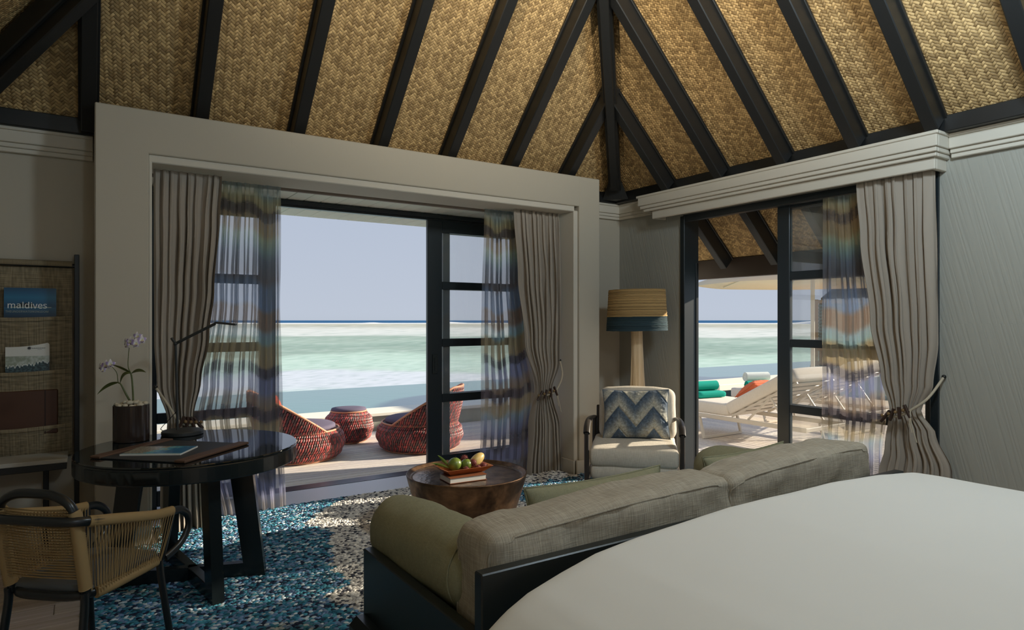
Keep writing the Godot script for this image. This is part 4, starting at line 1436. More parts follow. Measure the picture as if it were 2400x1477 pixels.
func tieback(label: String, hook: Vector3, pts: Array, out: Vector3, along: Vector3, side: int) -> void:
	var t := thing("curtain_tieback", label, "tieback", pts[2], 0.0, "cord tiebacks on the heavy curtains")
	var o: Vector3 = pts[2]
	var cordm := mat("cream cord", rgb8(190, 178, 156), 0.8)
	var wood := mat("toggle wood", rgb8(58, 38, 28), 0.4)
	var b := MB.new()
	var path := [hook - o]
	for p in pts: path.append(p - o)
	b.tube(spline(path, 6), 0.0085, 8)
	obj("cord", b, cordm, t)
	b = MB.new()
	b.ball(hook - o, Vector3(0.014, 0.014, 0.014), 10, 6)
	b.tube([hook - o - out * 0.03, hook - o], 0.005, 6)
	obj("hook", b, mat("hook metal", rgb8(24, 22, 20), 0.4), t)
	for k in 4:
		var q: Vector3 = pts[1].lerp(pts[3], 0.12 + k * 0.28) - o
		q += out * (0.014 + 0.012 * sin(PI * (0.12 + k * 0.28)))
		b = MB.new()
		var lean := along * (0.018 * side * (k - 1.2)) + Vector3(0, -0.045, 0)
		b.tube([q - lean * 0.8, q + lean], [0.0125, 0.0105], 9)
		obj("toggle", b, wood, t)
		b = MB.new()
		b.ball(q + along * (0.022 * side) + Vector3(0, 0.0, 0) + out * 0.004, Vector3(0.0115, 0.0115, 0.0115), 10, 7)
		obj("bead", b, mat("pale bead", rgb8(132, 104, 66), 0.45), t)
	var s: Vector3 = pts[1] - o
	for k in 2:
		b = MB.new()
		b.tube(spline([s + out * 0.012, s + out * 0.02 + Vector3(0, -0.08, 0) + along * 0.01 * (k - 0.3), s + out * 0.018 + Vector3(0, -0.15 - 0.06 * k, 0) + along * (0.012 + 0.03 * k) * -side], 5), 0.0042, 6)
		obj("loose_end", b, cordm, t)

func make_coffee_table() -> void:
	var C := Vector3(2.18, 0.015, -3.89)
	var t := thing("coffee_table", "round hammered copper drum table with a raised rim between sofa and doors", "coffee table", C)
	var rnd := RandomNumberGenerator.new()
	rnd.seed = 15
	# dents of the hammer
	var dents := []
	for k in 420:
		dents.append(Vector3(rnd.randi_range(0, 255), rnd.randi_range(0, 255), rnd.randf_range(6, 11)))
	var hd := PackedFloat32Array()
	hd.resize(256 * 256)
	hd.fill(0.7)
	for d in dents:
		var r := int(d.z)
		for dy in range(-r, r + 1):
			for dx in range(-r, r + 1):
				var q: float = (dx * dx + dy * dy) / (d.z * d.z)
				if q < 1.0:
					var i := posmod(int(d.y) + dy, 256) * 256 + posmod(int(d.x) + dx, 256)
					hd[i] = minf(hd[i], 0.3 + 0.4 * q)
	var ham := normal_from(grey_image(256, 256, func(x: int, y: int) -> float: return hd[y * 256 + x]), 2.0)
	var n1 := noise(16, 0.012, 4)
	var n2 := noise(17, 0.05, 3)
	var patina := grey_image(256, 256, func(x: int, y: int) -> float:
		return 0.5 + 0.9 * n1.get_noise_2d(x, y) + 0.35 * n2.get_noise_2d(x, y))
	var side := mat("hammered copper", Color.WHITE, 0.42, 0.85)
	side.albedo_texture = tinted(patina, rgb8(66, 50, 40), rgb8(150, 116, 86))
	triplanar(side, Vector3(1.6, 1.6, 1.6))
	with_normal(side, ham, 0.35)
	var top := mat("hammered copper top", Color.WHITE, 0.24, 0.85)
	top.albedo_texture = tinted(patina, rgb8(86, 66, 50), rgb8(156, 126, 98))
	triplanar(top, Vector3(2.4, 2.4, 2.4))
	with_normal(top, ham, 0.35)
	var b := MB.new()
	b.lathe([Vector2(0.0, 0.0), Vector2(0.245, 0.0), Vector2(0.262, 0.012), Vector2(0.30, 0.08), Vector2(0.335, 0.16), Vector2(0.365, 0.25), Vector2(0.39, 0.33), Vector2(0.404, 0.385), Vector2(0.408, 0.402), Vector2(0.405, 0.408), Vector2(0.399, 0.404), Vector2(0.38, 0.388)], Vector3.ZERO, 80)
	obj("body", b, side, t)
	b = MB.new()
	b.lathe([Vector2(0.383, 0.39), Vector2(0.372, 0.383), Vector2(0.36, 0.382), Vector2(0.2, 0.383), Vector2(0, 0.384)], Vector3.ZERO, 80)
	obj("top", b, top, t)
	var Y := C.y + 0.384
	# book, tray, fruit
	var bk := thing("book", "thick white paged book with a brown cover under the wooden fruit tray", "book", Vector3(2.1, Y + 0.001, -3.80), deg_to_rad(-4.0))
	b = MB.new()
	b.box(Vector3(0, 0.018, 0), Vector3(0.255, 0.03, 0.165), 0.001)
	obj("pages", b, mats["paper white"], bk)
	b = MB.new()
	b.box(Vector3(0.002, 0.0355, 0), Vector3(0.265, 0.004, 0.175), 0.001)
	b.box(Vector3(0.002, 0.002, 0), Vector3(0.265, 0.004, 0.175), 0.001)
	obj("cover", b, mat("rust cover", rgb8(132, 78, 48), 0.5), bk)
	var ty := Y + 0.039
	var tr := thing("fruit_tray", "orange brown wooden tray with flared sides holding fruit on the copper table", "tray", Vector3(2.125, ty, -3.83), deg_to_rad(-1.0))
	var wood := mat("tray wood", Color.WHITE, 0.4)
	wood.albedo_texture = tinted(wood_img, rgb8(122, 62, 28), rgb8(196, 118, 62))
	wood.uv1_scale = Vector3(2, 8, 1)
	b = MB.new()
	b.box(Vector3(0, 0.004, 0), Vector3(0.25, 0.008, 0.1), 0.002)
	b.st.set_smooth_group(-1)
	var lo := [Vector3(-0.125, 0.0, -0.05), Vector3(0.125, 0.0, -0.05), Vector3(0.125, 0.0, 0.05), Vector3(-0.125, 0.0, 0.05)]
	var hi := [Vector3(-0.172, 0.042, -0.098), Vector3(0.172, 0.042, -0.098), Vector3(0.172, 0.042, 0.098), Vector3(-0.172, 0.042, 0.098)]
	for k in 4:
		var l := (k + 1) % 4
		var m: Vector3 = (lo[k] + lo[l]) * 0.5
		var in0: Vector3 = hi[k] * Vector3(0.955, 1, 0.93)
		var in1: Vector3 = hi[l] * Vector3(0.955, 1, 0.93)
		var il0: Vector3 = lo[k] * Vector3(0.96, 1, 0.92) + Vector3(0, 0.008, 0)
		var il1: Vector3 = lo[l] * Vector3(0.96, 1, 0.92) + Vector3(0, 0.008, 0)
		b.quad(lo[k], lo[l], hi[l], hi[k], m - Vector3(0, 0.05, 0), Vector2(0, 0), Vector2(0.3, 0), Vector2(0.3, 0.06), Vector2(0, 0.06))
		b.quad(il0, il1, in1, in0, -m + Vector3(0, 0.05, 0), Vector2(0, 0), Vector2(0.3, 0), Vector2(0.3, 0.06), Vector2(0, 0.06))
		b.quad(hi[k], hi[l], in1, in0, Vector3.UP, Vector2(0, 0), Vector2(0.3, 0), Vector2(0.3, 0.01), Vector2(0, 0.01))
	obj("body", b, wood, tr)
	var gsk := mat("green skin", rgb8(112, 130, 52), 0.35)
	var brown := mat("stem brown", rgb8(70, 50, 30), 0.8)
	for s in [["large round green fruit with leaves at the left end of the wooden tray", Vector3(2.072, ty + 0.053, -3.86), 0.046], ["smaller green fruit lying between the large green one and the mango", Vector3(2.15, ty + 0.046, -3.845), 0.038]]:
		var g := thing("green_fruit", s[0], "fruit", s[1], 0.0, "")
		b = MB.new()
		var r: float = s[2]
		b.ball(Vector3.ZERO, Vector3(r, r * 0.96, r), 24, 16)
		obj("skin", b, gsk, g)
		b = MB.new()
		b.tube([Vector3(0.0, r * 0.93, 0.005), Vector3(0.003, r * 1.06, 0.007)], 0.0035, 6)
		obj("stem", b, brown, g)
	# two long leaves stuck by the large fruit
	for s in [[Vector3(2.03, ty + 0.03, -3.865), Vector3(-0.085, 0.045, -0.035)], [Vector3(2.04, ty + 0.035, -3.885), Vector3(-0.045, 0.075, -0.045)]]:
		b = MB.new()
		var dir: Vector3 = s[1]
		var sd := dir.cross(Vector3(0.55, 0.2, -0.8)).normalized()
		b.sheet(10, 4, func(u: float, v: float) -> Vector3:
			return dir * u * 1.25 + sd * (v * 2 - 1) * 0.011 * sin(PI * clampf(u * 0.93 + 0.07, 0, 1)) + Vector3(0, -0.02 * u * u, 0) + sd.cross(dir).normalized() * absf(v * 2 - 1) * 0.004)
		one("leaf", b, mat("fresh leaf", rgb8(122, 150, 62), 0.45), "long green leaf stuck up beside the large green fruit, the flatter one" if s[1].y < 0.06 else "long green leaf stuck up beside the large green fruit, the steeper one", "leaf", s[0])
	var mg := thing("mango", "pale yellow mango leaning at the right end of the wooden tray", "mango", Vector3(2.236, ty + 0.066, -3.85), deg_to_rad(10.0))
	b = MB.new()
	b.ball(Vector3.ZERO, Vector3(0.066, 0.036, 0.034), 24, 16, Basis(Vector3(0, 0, 1), 0.5))
	obj("skin", b, mat("mango skin", rgb8(214, 184, 112), 0.42), mg)
	b = MB.new()
	b.tube([Vector3(0.056, 0.03, 0), Vector3(0.062, 0.036, 0)], 0.004, 6)
	obj("stem", b, brown, mg)
	var red := mat("rambutan red", rgb8(116, 48, 44), 0.7)
	for s in [[Vector3(2.118, ty + 0.024, -3.785), 0.021, "small dark red rambutan in front of the two green fruits"], [Vector3(2.165, ty + 0.072, -3.895), 0.025, "dark red rambutan lying on top behind the smaller green fruit"], [Vector3(2.195, ty + 0.055, -3.83), 0.025, "dark red rambutan against the lower end of the mango"], [Vector3(2.205, ty + 0.026, -3.785), 0.022, "dark red rambutan at the tray's front below the mango"], [Vector3(2.255, ty + 0.03, -3.795), 0.025, "brownish rambutan nearest the tray's right front corner"]]:
		var g := thing("rambutan", s[2], "fruit", s[0])
		b = MB.new()
		b.ball(Vector3.ZERO, Vector3(s[1], s[1] * 0.9, s[1] * 0.9), 14, 10)
		obj("skin", b, red, g)
		b = MB.new()
		for k in 70:
			var y := 1.0 - 2.0 * (k + 0.5) / 70.0
			var a := k * 2.39996
			var d := Vector3(cos(a) * sqrt(1 - y * y), y, sin(a) * sqrt(1 - y * y))
			var e := (d + Vector3(rnd.randf_range(-0.5, 0.5), rnd.randf_range(-0.5, 0.5), rnd.randf_range(-0.5, 0.5))).normalized()
			b.tube([d * s[1] * 0.88, d * s[1] * 0.95 + e * 0.008], [0.0016, 0.0005], 4, false)
		tag(obj("hairs", b, red, g), "", "", "", "stuff")

func linen(key: String, lo: Color, hi: Color, sc := 2.2, n := 0.5) -> StandardMaterial3D:
	if mats.has(key): return mats[key]
	var m := mat(key, Color.WHITE, 0.9, 0.0, 0.3)
	m.albedo_texture = tinted(slub_img, lo, hi)
	triplanar(m, Vector3(sc, sc, sc))
	with_normal(m, normal_from(slub_img, 2.5), n)
	return m

func make_sofa() -> void:
	var dark := mat("sofa frame", rgb8(27, 33, 34), 0.3)
	var s := thing("sofa", "dark timber framed sofa standing with its back against the foot of the bed", "sofa", Vector3(2.2, 0, -1.7))
	# local x from -1.22 to 1.22, z: back at 0, front at -0.95
	var b := MB.new()
	b.box(Vector3(0, 0.39, 0.018), Vector3(2.44, 0.62, 0.045), 0.004)
	obj("back_panel", b, dark, s)
	for x in [-1.2, 1.2]:
		b = MB.new()
		b.box(Vector3(x, 0.295, -0.465), Vector3(0.045, 0.41, 0.92), 0.004)
		obj("arm_panel", b, dark, s)
	b = MB.new()
	b.box(Vector3(-0.02, 0.135, -0.47), Vector3(2.54, 0.20, 0.93), 0.03)
	obj("plinth", b, dark, s)
	var seat := linen("sofa seat linen", rgb8(120, 116, 98), rgb8(176, 170, 148))
	for x in [-0.59, 0.59]:
		b = MB.new()
		b.cushion(Vector3(0.575, 0.085, 0.36), 0.05, 20, func(p: Vector3, _d: Vector3) -> Vector3: return p + Vector3(0, 0.015 * signf(p.y) * (1 - p.x * p.x / 0.34), 0), Transform3D(Basis.IDENTITY, Vector3(x, 0.325, -0.57)))
		obj("seat_cushion", b, seat, s)
	# loose cushions
	var lin := linen("sofa linen", rgb8(122, 114, 100), rgb8(188, 178, 160), 1.7, 0.5)
	var olive := linen("olive weave", rgb8(106, 104, 82), rgb8(164, 160, 130), 6.0, 0.8)
	var nz := noise(111, 3.0, 3)
	for k in 2:
		var c: Vector3 = [Vector3(1.63, 0.60, -1.845), Vector3(2.72, 0.63, -1.84)][k]
		var hx: float = [0.585, 0.53][k]
		var o := thing("back_cushion", ["long taupe linen back cushion at the left half of the sofa", "long taupe linen back cushion at the right half of the sofa"][k], "cushion", c, 0.0, "sofa back cushions")
		b = MB.new()
		var hh := Vector3(hx, 0.185, 0.115)
		var soft := func(p: Vector3, d: Vector3) -> Vector3:
			var e := 1.0 - pow(absf(p.x) / hh.x, 4.0)
			var w := 0.028 * e * (1.0 if absf(d.y) > 0.5 else 0.7)
			var pk := d * w * (1.0 - pow(minf(1.0, absf(p.z) / hh.z), 3.0) * 0.5)
			var cr := nz.get_noise_3d(p.x * 0.8 + k * 9.0, p.y * 1.3, p.z * 1.5) * 0.02 + nz.get_noise_3d(p.x * 2.4 + k * 5.0, p.y * 1.0, p.z * 2.0) * 0.006
			var ends := 0.012 * sin(p.y * 40.0) * pow(absf(p.x) / hh.x, 12.0)
			return p + pk + d * cr + Vector3(0, 0.02 * sin(p.x / hh.x * 1.3 + (0.2 if k == 0 else 0.5)), 0) + Vector3(0, 0, ends)
		b.cushion(hh, 0.05, 60, soft)
		obj("cover", b, lin, o)
		for z in [-0.1, 0.1]:
			var loop := []
			for q in 120:
				var a := TAU * q / 120.0
				var px := signf(cos(a)) * pow(absf(cos(a)), 0.2) * (hh.x - 0.0146)
				var py := signf(sin(a)) * pow(absf(sin(a)), 0.2) * (hh.y - 0.0146)
				var d := Vector3(px / hh.x, py / hh.y, 0)
				d = Vector3(d.x if absf(d.x) > 0.95 else 0.0, d.y if absf(d.y) > 0.9 else 0.0, 0).normalized()
				d = (d + Vector3(0, 0, signf(z))).normalized()
				loop.append(soft.call(Vector3(px, py, z), d) + d * 0.003)
			b = MB.new()
			b.tube(loop, 0.0048, 6, false, true)
			obj("piping", b, lin, o)
	for k in 2:
		var x: float = [1.165, 3.235][k]
		var o := thing("bolster", ["olive woven roll cushion lying along the left arm of the sofa", "olive woven roll cushion at the right arm of the sofa near the armchair"][k], "cushion", Vector3(x, 0.555, -2.33), 0.0, "sofa arm rolls")
		b = MB.new()
		b.cushion(Vector3(0.135, 0.14, 0.46), 0.13, 40, func(p: Vector3, d: Vector3) -> Vector3:
			return p + d * (0.012 * (1 - p.z * p.z / 0.2) + 0.008 * nz.get_noise_3d(p.x * 2, p.y * 2, p.z * 2 + k * 7)), Transform3D(Basis(Vector3(1, 0, 0), -0.05)))
		obj("cover", b, olive, o)
		b = MB.new()
		var loop := []
		for q in 40:
			var a := TAU * q / 40.0
			loop.append(Vector3(cos(a) * 0.138, sin(a) * 0.142 + 0.018, 0.36))
		b.tube(loop, 0.004, 6, false, true)
		obj("piping", b, olive, o)
	for q in [["olive woven scatter cushion leaning behind the left back cushion", Vector3(1.80, 0.60, -2.075), Vector3(0.37, 0.2, 0.08), 0.0, 0.13], ["olive woven scatter cushion leaning behind the right back cushion", Vector3(2.76, 0.62, -2.07), Vector3(0.34, 0.19, 0.08), 0.06, 0.12], ["small olive cushion lying on the sofa seat beside the copper table", Vector3(1.53, 0.52, -2.2), Vector3(0.17, 0.16, 0.07), 0.3, 0.3]]:
		pillow("scatter_cushion", q[0], q[1], q[2], olive, -q[4], q[3], 0.0, "olive scatter cushions")

# a knife-edged cushion standing in the x-y plane, its corners drawn out
func pillow(called: String, label: String, at: Vector3, h: Vector3, m: Material, tilt: float, turn: float, roll := 0.0, group := "", tint = null, relief = null, fine := 1) -> Node3D:
	var o := thing(called, label, "cushion", at, 0.0, group)
	o.basis = Basis(Vector3.UP, turn) * Basis(Vector3.RIGHT, tilt) * Basis(Vector3.BACK, roll)
	var b := MB.new(tint != null)
	var nz := noise(int(at.x * 100.0), 4.0, 2)
	var edge := func(a: float, c: float) -> Vector2:
		var kx := 1.0 - 0.07 * (1.0 - c * c) * absf(a)
		var ky := 1.0 - 0.07 * (1.0 - a * a) * absf(c)
		return Vector2(a * h.x * kx, c * h.y * ky)
	for sg in [-1.0, 1.0]:
		b.sheet(36 * fine, 28 * fine, func(u: float, v: float) -> Vector3:
			var a := sin((u - 0.5) * PI) * 0.6 + (u * 2 - 1) * 0.4
			var c := sin((v - 0.5) * PI) * 0.6 + (v * 2 - 1) * 0.4
			var q: Vector2 = edge.call(a, c)
			var th: float = h.z * pow(maxf(0.0, 1.0 - pow(absf(a), 2.6)), 0.55) * pow(maxf(0.0, 1.0 - pow(absf(c), 2.6)), 0.55)
			th *= 1.0 + 0.12 * nz.get_noise_2d(a * 1.2, c * 1.2 + sg)
			if relief != null: th += relief.call(a, c) * minf(1.0, th / (h.z * 0.4))
			return Vector3(q.x, q.y, sg * th), Vector2(1, 1), sg < 0.0, tint)
	obj("cover", b, m, o)
	b = MB.new()
	var loop := []
	for k in 4:
		for i in 12:
			var t := i / 6.0 - 1.0
			var q: Vector2 = edge.call([t, 1.0, -t, -1.0][k], [-1.0, t, 1.0, -t][k])
			loop.append(Vector3(q.x, q.y, 0))
	b.tube(loop, 0.0045, 6, false, true)
	obj("piping", b, m if tint == null else mat("slate piping", rgb8(84, 98, 112), 0.9), o)
	return o

func make_bed() -> void:
	var bd := thing("bed", "large bed under a plain smooth white cover in the right foreground", "bed", Vector3(2.2, 0, 0.3))
	var nz := noise(121, 1.0, 2)
	var prof := [[0.0, 0.87, 0.14], [0.06, 0.885, 0.40], [0.09, 0.90, 0.54], [0.13, 0.935, 0.60], [0.17, 1.0, 0.645], [0.2, 1.075, 0.68], [0.25, 1.2, 0.715], [0.3, 1.32, 0.742], [0.36, 1.5, 0.76], [0.5, 1.95, 0.788], [0.66, 2.57, 0.786], [0.78, 2.96, 0.77], [0.86, 3.22, 0.748], [0.91, 3.36, 0.715], [0.94, 3.44, 0.66], [0.965, 3.48, 0.57], [0.98, 3.49, 0.4], [1.0, 3.5, 0.14]]
	var kx := []
	var ky := []
	for p in prof:
		kx.append([p[0], p[1]])
		ky.append([p[0], p[2]])
	var b := MB.new()
	b.sheet(110, 80, func(u: float, v: float) -> Vector3:
		var x := lin_keys(kx, u)
		var top := lin_keys(ky, u) + 0.003 * nz.get_noise_2d(x * 2.0, v * 5.0)
		var r := minf(0.09, top - 0.1)
		var z := 0.0
		var y := 0.0
		if v < 0.08:
			y = lerpf(0.12, top - r, v / 0.08)
			z = -1.595
		elif v < 0.2:
			var t := (v - 0.08) / 0.12 * PI / 2
			y = top - r + r * sin(t)
			z = -1.595 + r * (1.0 - cos(t))
		else:
			y = top
			z = lerpf(-1.595 + r, 2.2, pow((v - 0.2) / 0.8, 1.6))
		# the cover swells a little where it hangs
		var hang := 1.0 - smoothstep(0.2, 0.62, y)
		return Vector3(x - 2.2 - 0.02 * hang * sin(z * 7.0) * (1.0 if u < 0.5 else -1.0), y, z - 0.3), Vector2(2.6, 3.6))
	var cov := mat("white cover", rgb8(222, 220, 214), 0.85, 0.0, 0.3)
	with_normal(cov, cloth_n, 0.1)
	cov.uv1_scale = Vector3(60, 60, 1)
	obj("cover", b, cov, bd)
	b = MB.new()
	b.box(Vector3(0, 0.09, 0.0), Vector3(2.5, 0.18, 3.7), 0.01)
	obj("base", b, mats["dark timber"], bd)

func make_armchair() -> void:
	var turn := deg_to_rad(-44.0)
	var C := Vector3(3.77, 0.02, -3.935)
	var a := thing("armchair", "low dark timber armchair with pale cushions in the corner under the floor lamp", "armchair", C, turn)
	var wood := mat("smoked oak", rgb8(52, 46, 42), 0.4)
	var b: MB
	for s in [-1.0, 1.0]:
		b = MB.new()
		b.tube([Vector3(s * 0.36, 0, 0.345), Vector3(s * 0.36, 0.3, 0.35), Vector3(s * 0.36, 0.56, 0.345)], [0.017, 0.02, 0.02], 10)
		obj("front_leg", b, wood, a)
		b = MB.new()
		b.tube([Vector3(s * 0.345, 0, -0.42), Vector3(s * 0.345, 0.3, -0.36), Vector3(s * 0.345, 0.57, -0.37)], [0.016, 0.02, 0.018], 10)
		obj("back_leg", b, wood, a)
		b = MB.new()
		# flat arm, bowed upward
		var top := [Vector3(s * 0.36, 0.555, 0.36), Vector3(s * 0.362, 0.60, 0.27), Vector3(s * 0.36, 0.625, 0.1), Vector3(s * 0.352, 0.615, -0.1), Vector3(s * 0.345, 0.58, -0.38)]
		var p := spline(top, 6)
		b.sheet(p.size() - 1, 8, func(u: float, v: float) -> Vector3:
			var i := int(round(u * (p.size() - 1)))
			var an := TAU * v
			return p[i] + Vector3(cos(an) * 0.026, sin(an) * 0.014, 0), Vector2(0.8, 0.1))
		obj("arm", b, wood, a)
		b = MB.new()
		b.bar(Vector3(s * 0.355, 0.2, 0.34), Vector3(s * 0.345, 0.2, -0.38), 0.022, 0.06)
		obj("side_rail", b, wood, a)
	for z in [0.335, -0.37]:
		b = MB.new()
		b.bar(Vector3(-0.36, 0.17, z), Vector3(0.36, 0.17, z), 0.024, 0.06)
		obj("rail", b, wood, a)
	b = MB.new()
	b.box(Vector3(0, 0.5, -0.41), Vector3(0.66, 0.36, 0.03), 0.01, Basis(Vector3.RIGHT, -0.15))
	obj("back_board", b, wood, a)
	var pale := linen("pale linen", rgb8(172, 162, 146), rgb8(224, 216, 202), 3.0, 0.5)
	var nz := noise(131, 3.0, 2)
	for s in [[Vector3(0.335, 0.055, 0.365), Vector3(0, 0.255, 0.0)], [Vector3(0.338, 0.065, 0.365), Vector3(0, 0.372, 0.01)]]:
		b = MB.new()
		b.cushion(s[0], 0.035, 26, func(p: Vector3, d: Vector3) -> Vector3:
			return p + d * (0.01 * (1 - pow(p.x / 0.335, 2)) + 0.006 * nz.get_noise_3d(p.x, p.y * 2, p.z + s[1].y * 9)), Transform3D(Basis.IDENTITY, s[1]))
		obj("seat_cushion", b, pale, a)
	b = MB.new()
	b.cushion(Vector3(0.325, 0.215, 0.075), 0.07, 26, func(p: Vector3, d: Vector3) -> Vector3:
		return p + d * (0.02 * (1 - pow(p.x / 0.325, 2)) + 0.006 * nz.get_noise_3d(p.x, p.y + 4, p.z)), Transform3D(Basis(Vector3.RIGHT, -0.2), Vector3(0.025, 0.63, -0.3)))
	obj("back_cushion", b, pale, a)
	# the chevron cushion
	var nb := noise(141, 5.0, 2)
	var zig := func(x: float, y: float) -> float:   # height within its band, 0..1
		var k := absf(fposmod(x * 1.0 + 0.5, 1.0) - 0.5) * 2.0
		return y * 1.2 - k * 0.95 + 0.62
	var tint := func(_u: float, _v: float, p: Vector3) -> Color:
		var q: float = zig.call(p.x / 0.285, p.y / 0.215)
		var t := fposmod(q, 1.0)
		var half := fposmod(p.x / 0.285 * 2.0 + 1.0, 1.0) < 0.5
		var g := (1.0 - t) * 0.9 + (0.1 if half else 0.0)
		var c := rgb8(86, 98, 112).lerp(rgb8(180, 175, 160), smoothstep(0.15, 0.85, g))
		c = c.lerp(rgb8(52, 70, 90), clampf(0.4 - absf(t - 0.0) * 14.0, 0, 0.4))
		c *= 1.0 + 0.16 * nb.get_noise_2d(p.x * 60.0, p.y * 8.0) + 0.16 * nb.get_noise_2d(p.x * 8.0, p.y * 60.0)
		return c.srgb_to_linear()
	var cm := mat("chevron weave", Color.WHITE, 0.9, 0.0, 0.3)
	cm.vertex_color_use_as_albedo = true
	with_normal(cm, cloth_n, 0.4)
	cm.uv1_scale = Vector3(18, 14, 1)
	var F := Vector3(sin(turn), 0, cos(turn))
	var o := pillow("patterned_cushion", "blue and beige chevron quilted cushion propped on the pale armchair", Vector3(C.x, 0, C.z) + Vector3(0.01, 0.665, 0.01) - F * 0.13, Vector3(0.275, 0.205, 0.085), cm, -0.2, turn, 0.02, "", tint,
		func(a: float, c: float) -> float:
			var q: float = zig.call(a * 0.96, c * 0.96)
			var t := absf(fposmod(q + 0.5, 1.0) - 0.5)
			return -0.011 * exp(-t * t * 600.0), 4)
	o.get_child(0).name = "quilted_cover"
	# floor lamp behind
	var L := Vector3(4.385, 0.0, -4.54)
	var fl := thing("floor_lamp", "floor lamp with a driftwood trunk and a straw drum shade banded dark blue", "lamp", L)
	var rnd := RandomNumberGenerator.new()
	rnd.seed = 51
	var nw := noise(52, 1.0, 3)
	b = MB.new()
	b.sheet(44, 60, func(u: float, v: float) -> Vector3:
		var y := lerpf(0.03, 1.5, v)
		var an := TAU * u
		var r := 0.068 + 0.012 * sin(y * 3.2 + 0.5) + 0.012 * smoothstep(1.0, 0.6, y)
		r *= 1.0 + 0.22 * nw.get_noise_3d(cos(an) * 1.6, sin(an) * 1.6, y * 0.7) + 0.1 * nw.get_noise_3d(cos(an) * 5.0, sin(an) * 5.0, y * 0.8)
		var groove := exp(-pow((fposmod(an - 1.25 - 0.1 * sin(y * 2.0), TAU) - PI) * 7.0, 2.0))
		r *= 1.0 - 0.35 * groove
		return Vector3(cos(an) * r + 0.012 * sin(y * 2.2), y, sin(an) * r * 0.85), Vector2(0.45, 1.5))
	var drift := mat("driftwood", Color.WHITE, 0.75)
	drift.albedo_texture = tinted(wood_img, rgb8(166, 134, 96), rgb8(240, 218, 182))
	drift.uv1_scale = Vector3(1, 1, 1)
	var tw := drift.albedo_texture
	# grain upright: the picture is turned
	var gi := (tw as ImageTexture).get_image()
	gi.rotate_90(CLOCKWISE)
	drift.albedo_texture = ImageTexture.create_from_image(gi)
	drift.uv1_scale = Vector3(5, 0.8, 1)
	obj("trunk", b, drift, fl)
	b = MB.new()
	b.lathe([Vector2(0, 0), Vector2(0.15, 0), Vector2(0.15, 0.022), Vector2(0.14, 0.03), Vector2(0, 0.03)], Vector3.ZERO, 40, true)
	obj("base", b, mats["dark timber"], fl)
	for band in [["shade", 0, 40, rgb8(180, 148, 100)], ["shade_band", 40, 61, rgb8(56, 72, 78)]]:
		b = MB.new(true)
		for k in range(band[1], band[2]):
			var y := 1.735 - k * 0.00633
			var r := lerpf(0.262, 0.284, k / 61.0) + rnd.randf_range(-0.002, 0.002)
			var pts := []
			for q in 72:
				var an := TAU * q / 72.0
				pts.append(Vector3(cos(an) * (r + rnd.randf_range(-0.0022, 0.0022)), y + 0.004 * sin(an + 1.0) + rnd.randf_range(-0.001, 0.001), sin(an) * (r + rnd.randf_range(-0.002, 0.002))))
			var c: Color = band[3]
			b.color((c * rnd.randf_range(0.84, 1.1)).srgb_to_linear())
			b.tube(pts, 0.0042, 5, false, true)
		var sm := mat("straw coil", Color.WHITE, 0.9, 0.0, 0.3)
		sm.vertex_color_use_as_albedo = true
		var part := obj(band[0], b, sm, fl)
		if band[0] == "shade_band": tag(part, "dark blue lower band of the straw shade")
	b = MB.new()
	b.tube([Vector3(0, 1.5, 0), Vector3(0, 1.72, 0)], 0.008, 8)
	for k in 3:
		b.tube([Vector3(0, 1.715, 0), Vector3(cos(k * TAU / 3) * 0.262, 1.728, sin(k * TAU / 3) * 0.262)], 0.004, 6)
	obj("shade_carrier", b, mats["hook metal"] if mats.has("hook metal") else mats["dark timber"], fl)

# woven strands laid in staggered rows over a surface at(u, row) -> [point, normal, up]
func strands(parent: Node3D, spots: Array) -> void:
	var rnd := RandomNumberGenerator.new()
	rnd.seed = 61
	var b := MB.new()
	b.ball(Vector3.ZERO, Vector3(0.0108, 0.025, 0.007), 8, 6)
	var mm := MultiMesh.new()
	mm.transform_format = MultiMesh.TRANSFORM_3D
	mm.use_colors = true
	mm.mesh = b.mesh()
	mm.instance_count = spots.size()
	for i in spots.size():
		var n: Vector3 = spots[i][1].normalized()
		var up: Vector3 = spots[i][2]
		var x := up.cross(n).normalized()
		var y := n.cross(x)
		var bs := Basis(x, y, n) * Basis(Vector3.BACK, -0.36 + rnd.randf_range(-0.1, 0.1))
		mm.set_instance_transform(i, Transform3D(bs, spots[i][0]))
		var c: Color = rgb8(178, 88, 84) if spots[i][3] else rgb8(112, 86, 82)
		mm.set_instance_color(i, (c * rnd.randf_range(0.82, 1.12)).srgb_to_linear())
	var mi := MultiMeshInstance3D.new()
	mi.name = "woven_strands"
	mi.multimesh = mm
	var m := mat("woven strand", Color.WHITE, 0.35)
	m.vertex_color_use_as_albedo = true
	mi.material_override = m
	tag(mi, "", "", "", "stuff")
	parent.add_child(mi, true)

func drum_spots(prof: Array, rows: int, y0: float, y1: float, pitch: float) -> Array:
	var out := []
	for k in rows:
		var y := lerpf(y0, y1, (k + 0.5) / rows)
		var r := lerp_keys(prof, y)
		var dr := (lerp_keys(prof, y + 0.01) - lerp_keys(prof, y - 0.01)) / 0.02
		var n := int(TAU * 0.45 / pitch)
		for i in n:
			var a := TAU * (i + 0.5 * (k % 2)) / n
			var e := Vector3(cos(a), 0, sin(a))
			out.append([e * r + Vector3(0, y, 0), e - Vector3(0, dr, 0), Vector3(e.x * dr, 1, e.z * dr), (i * 7 + k * 3) % 11 < 6])
	return out

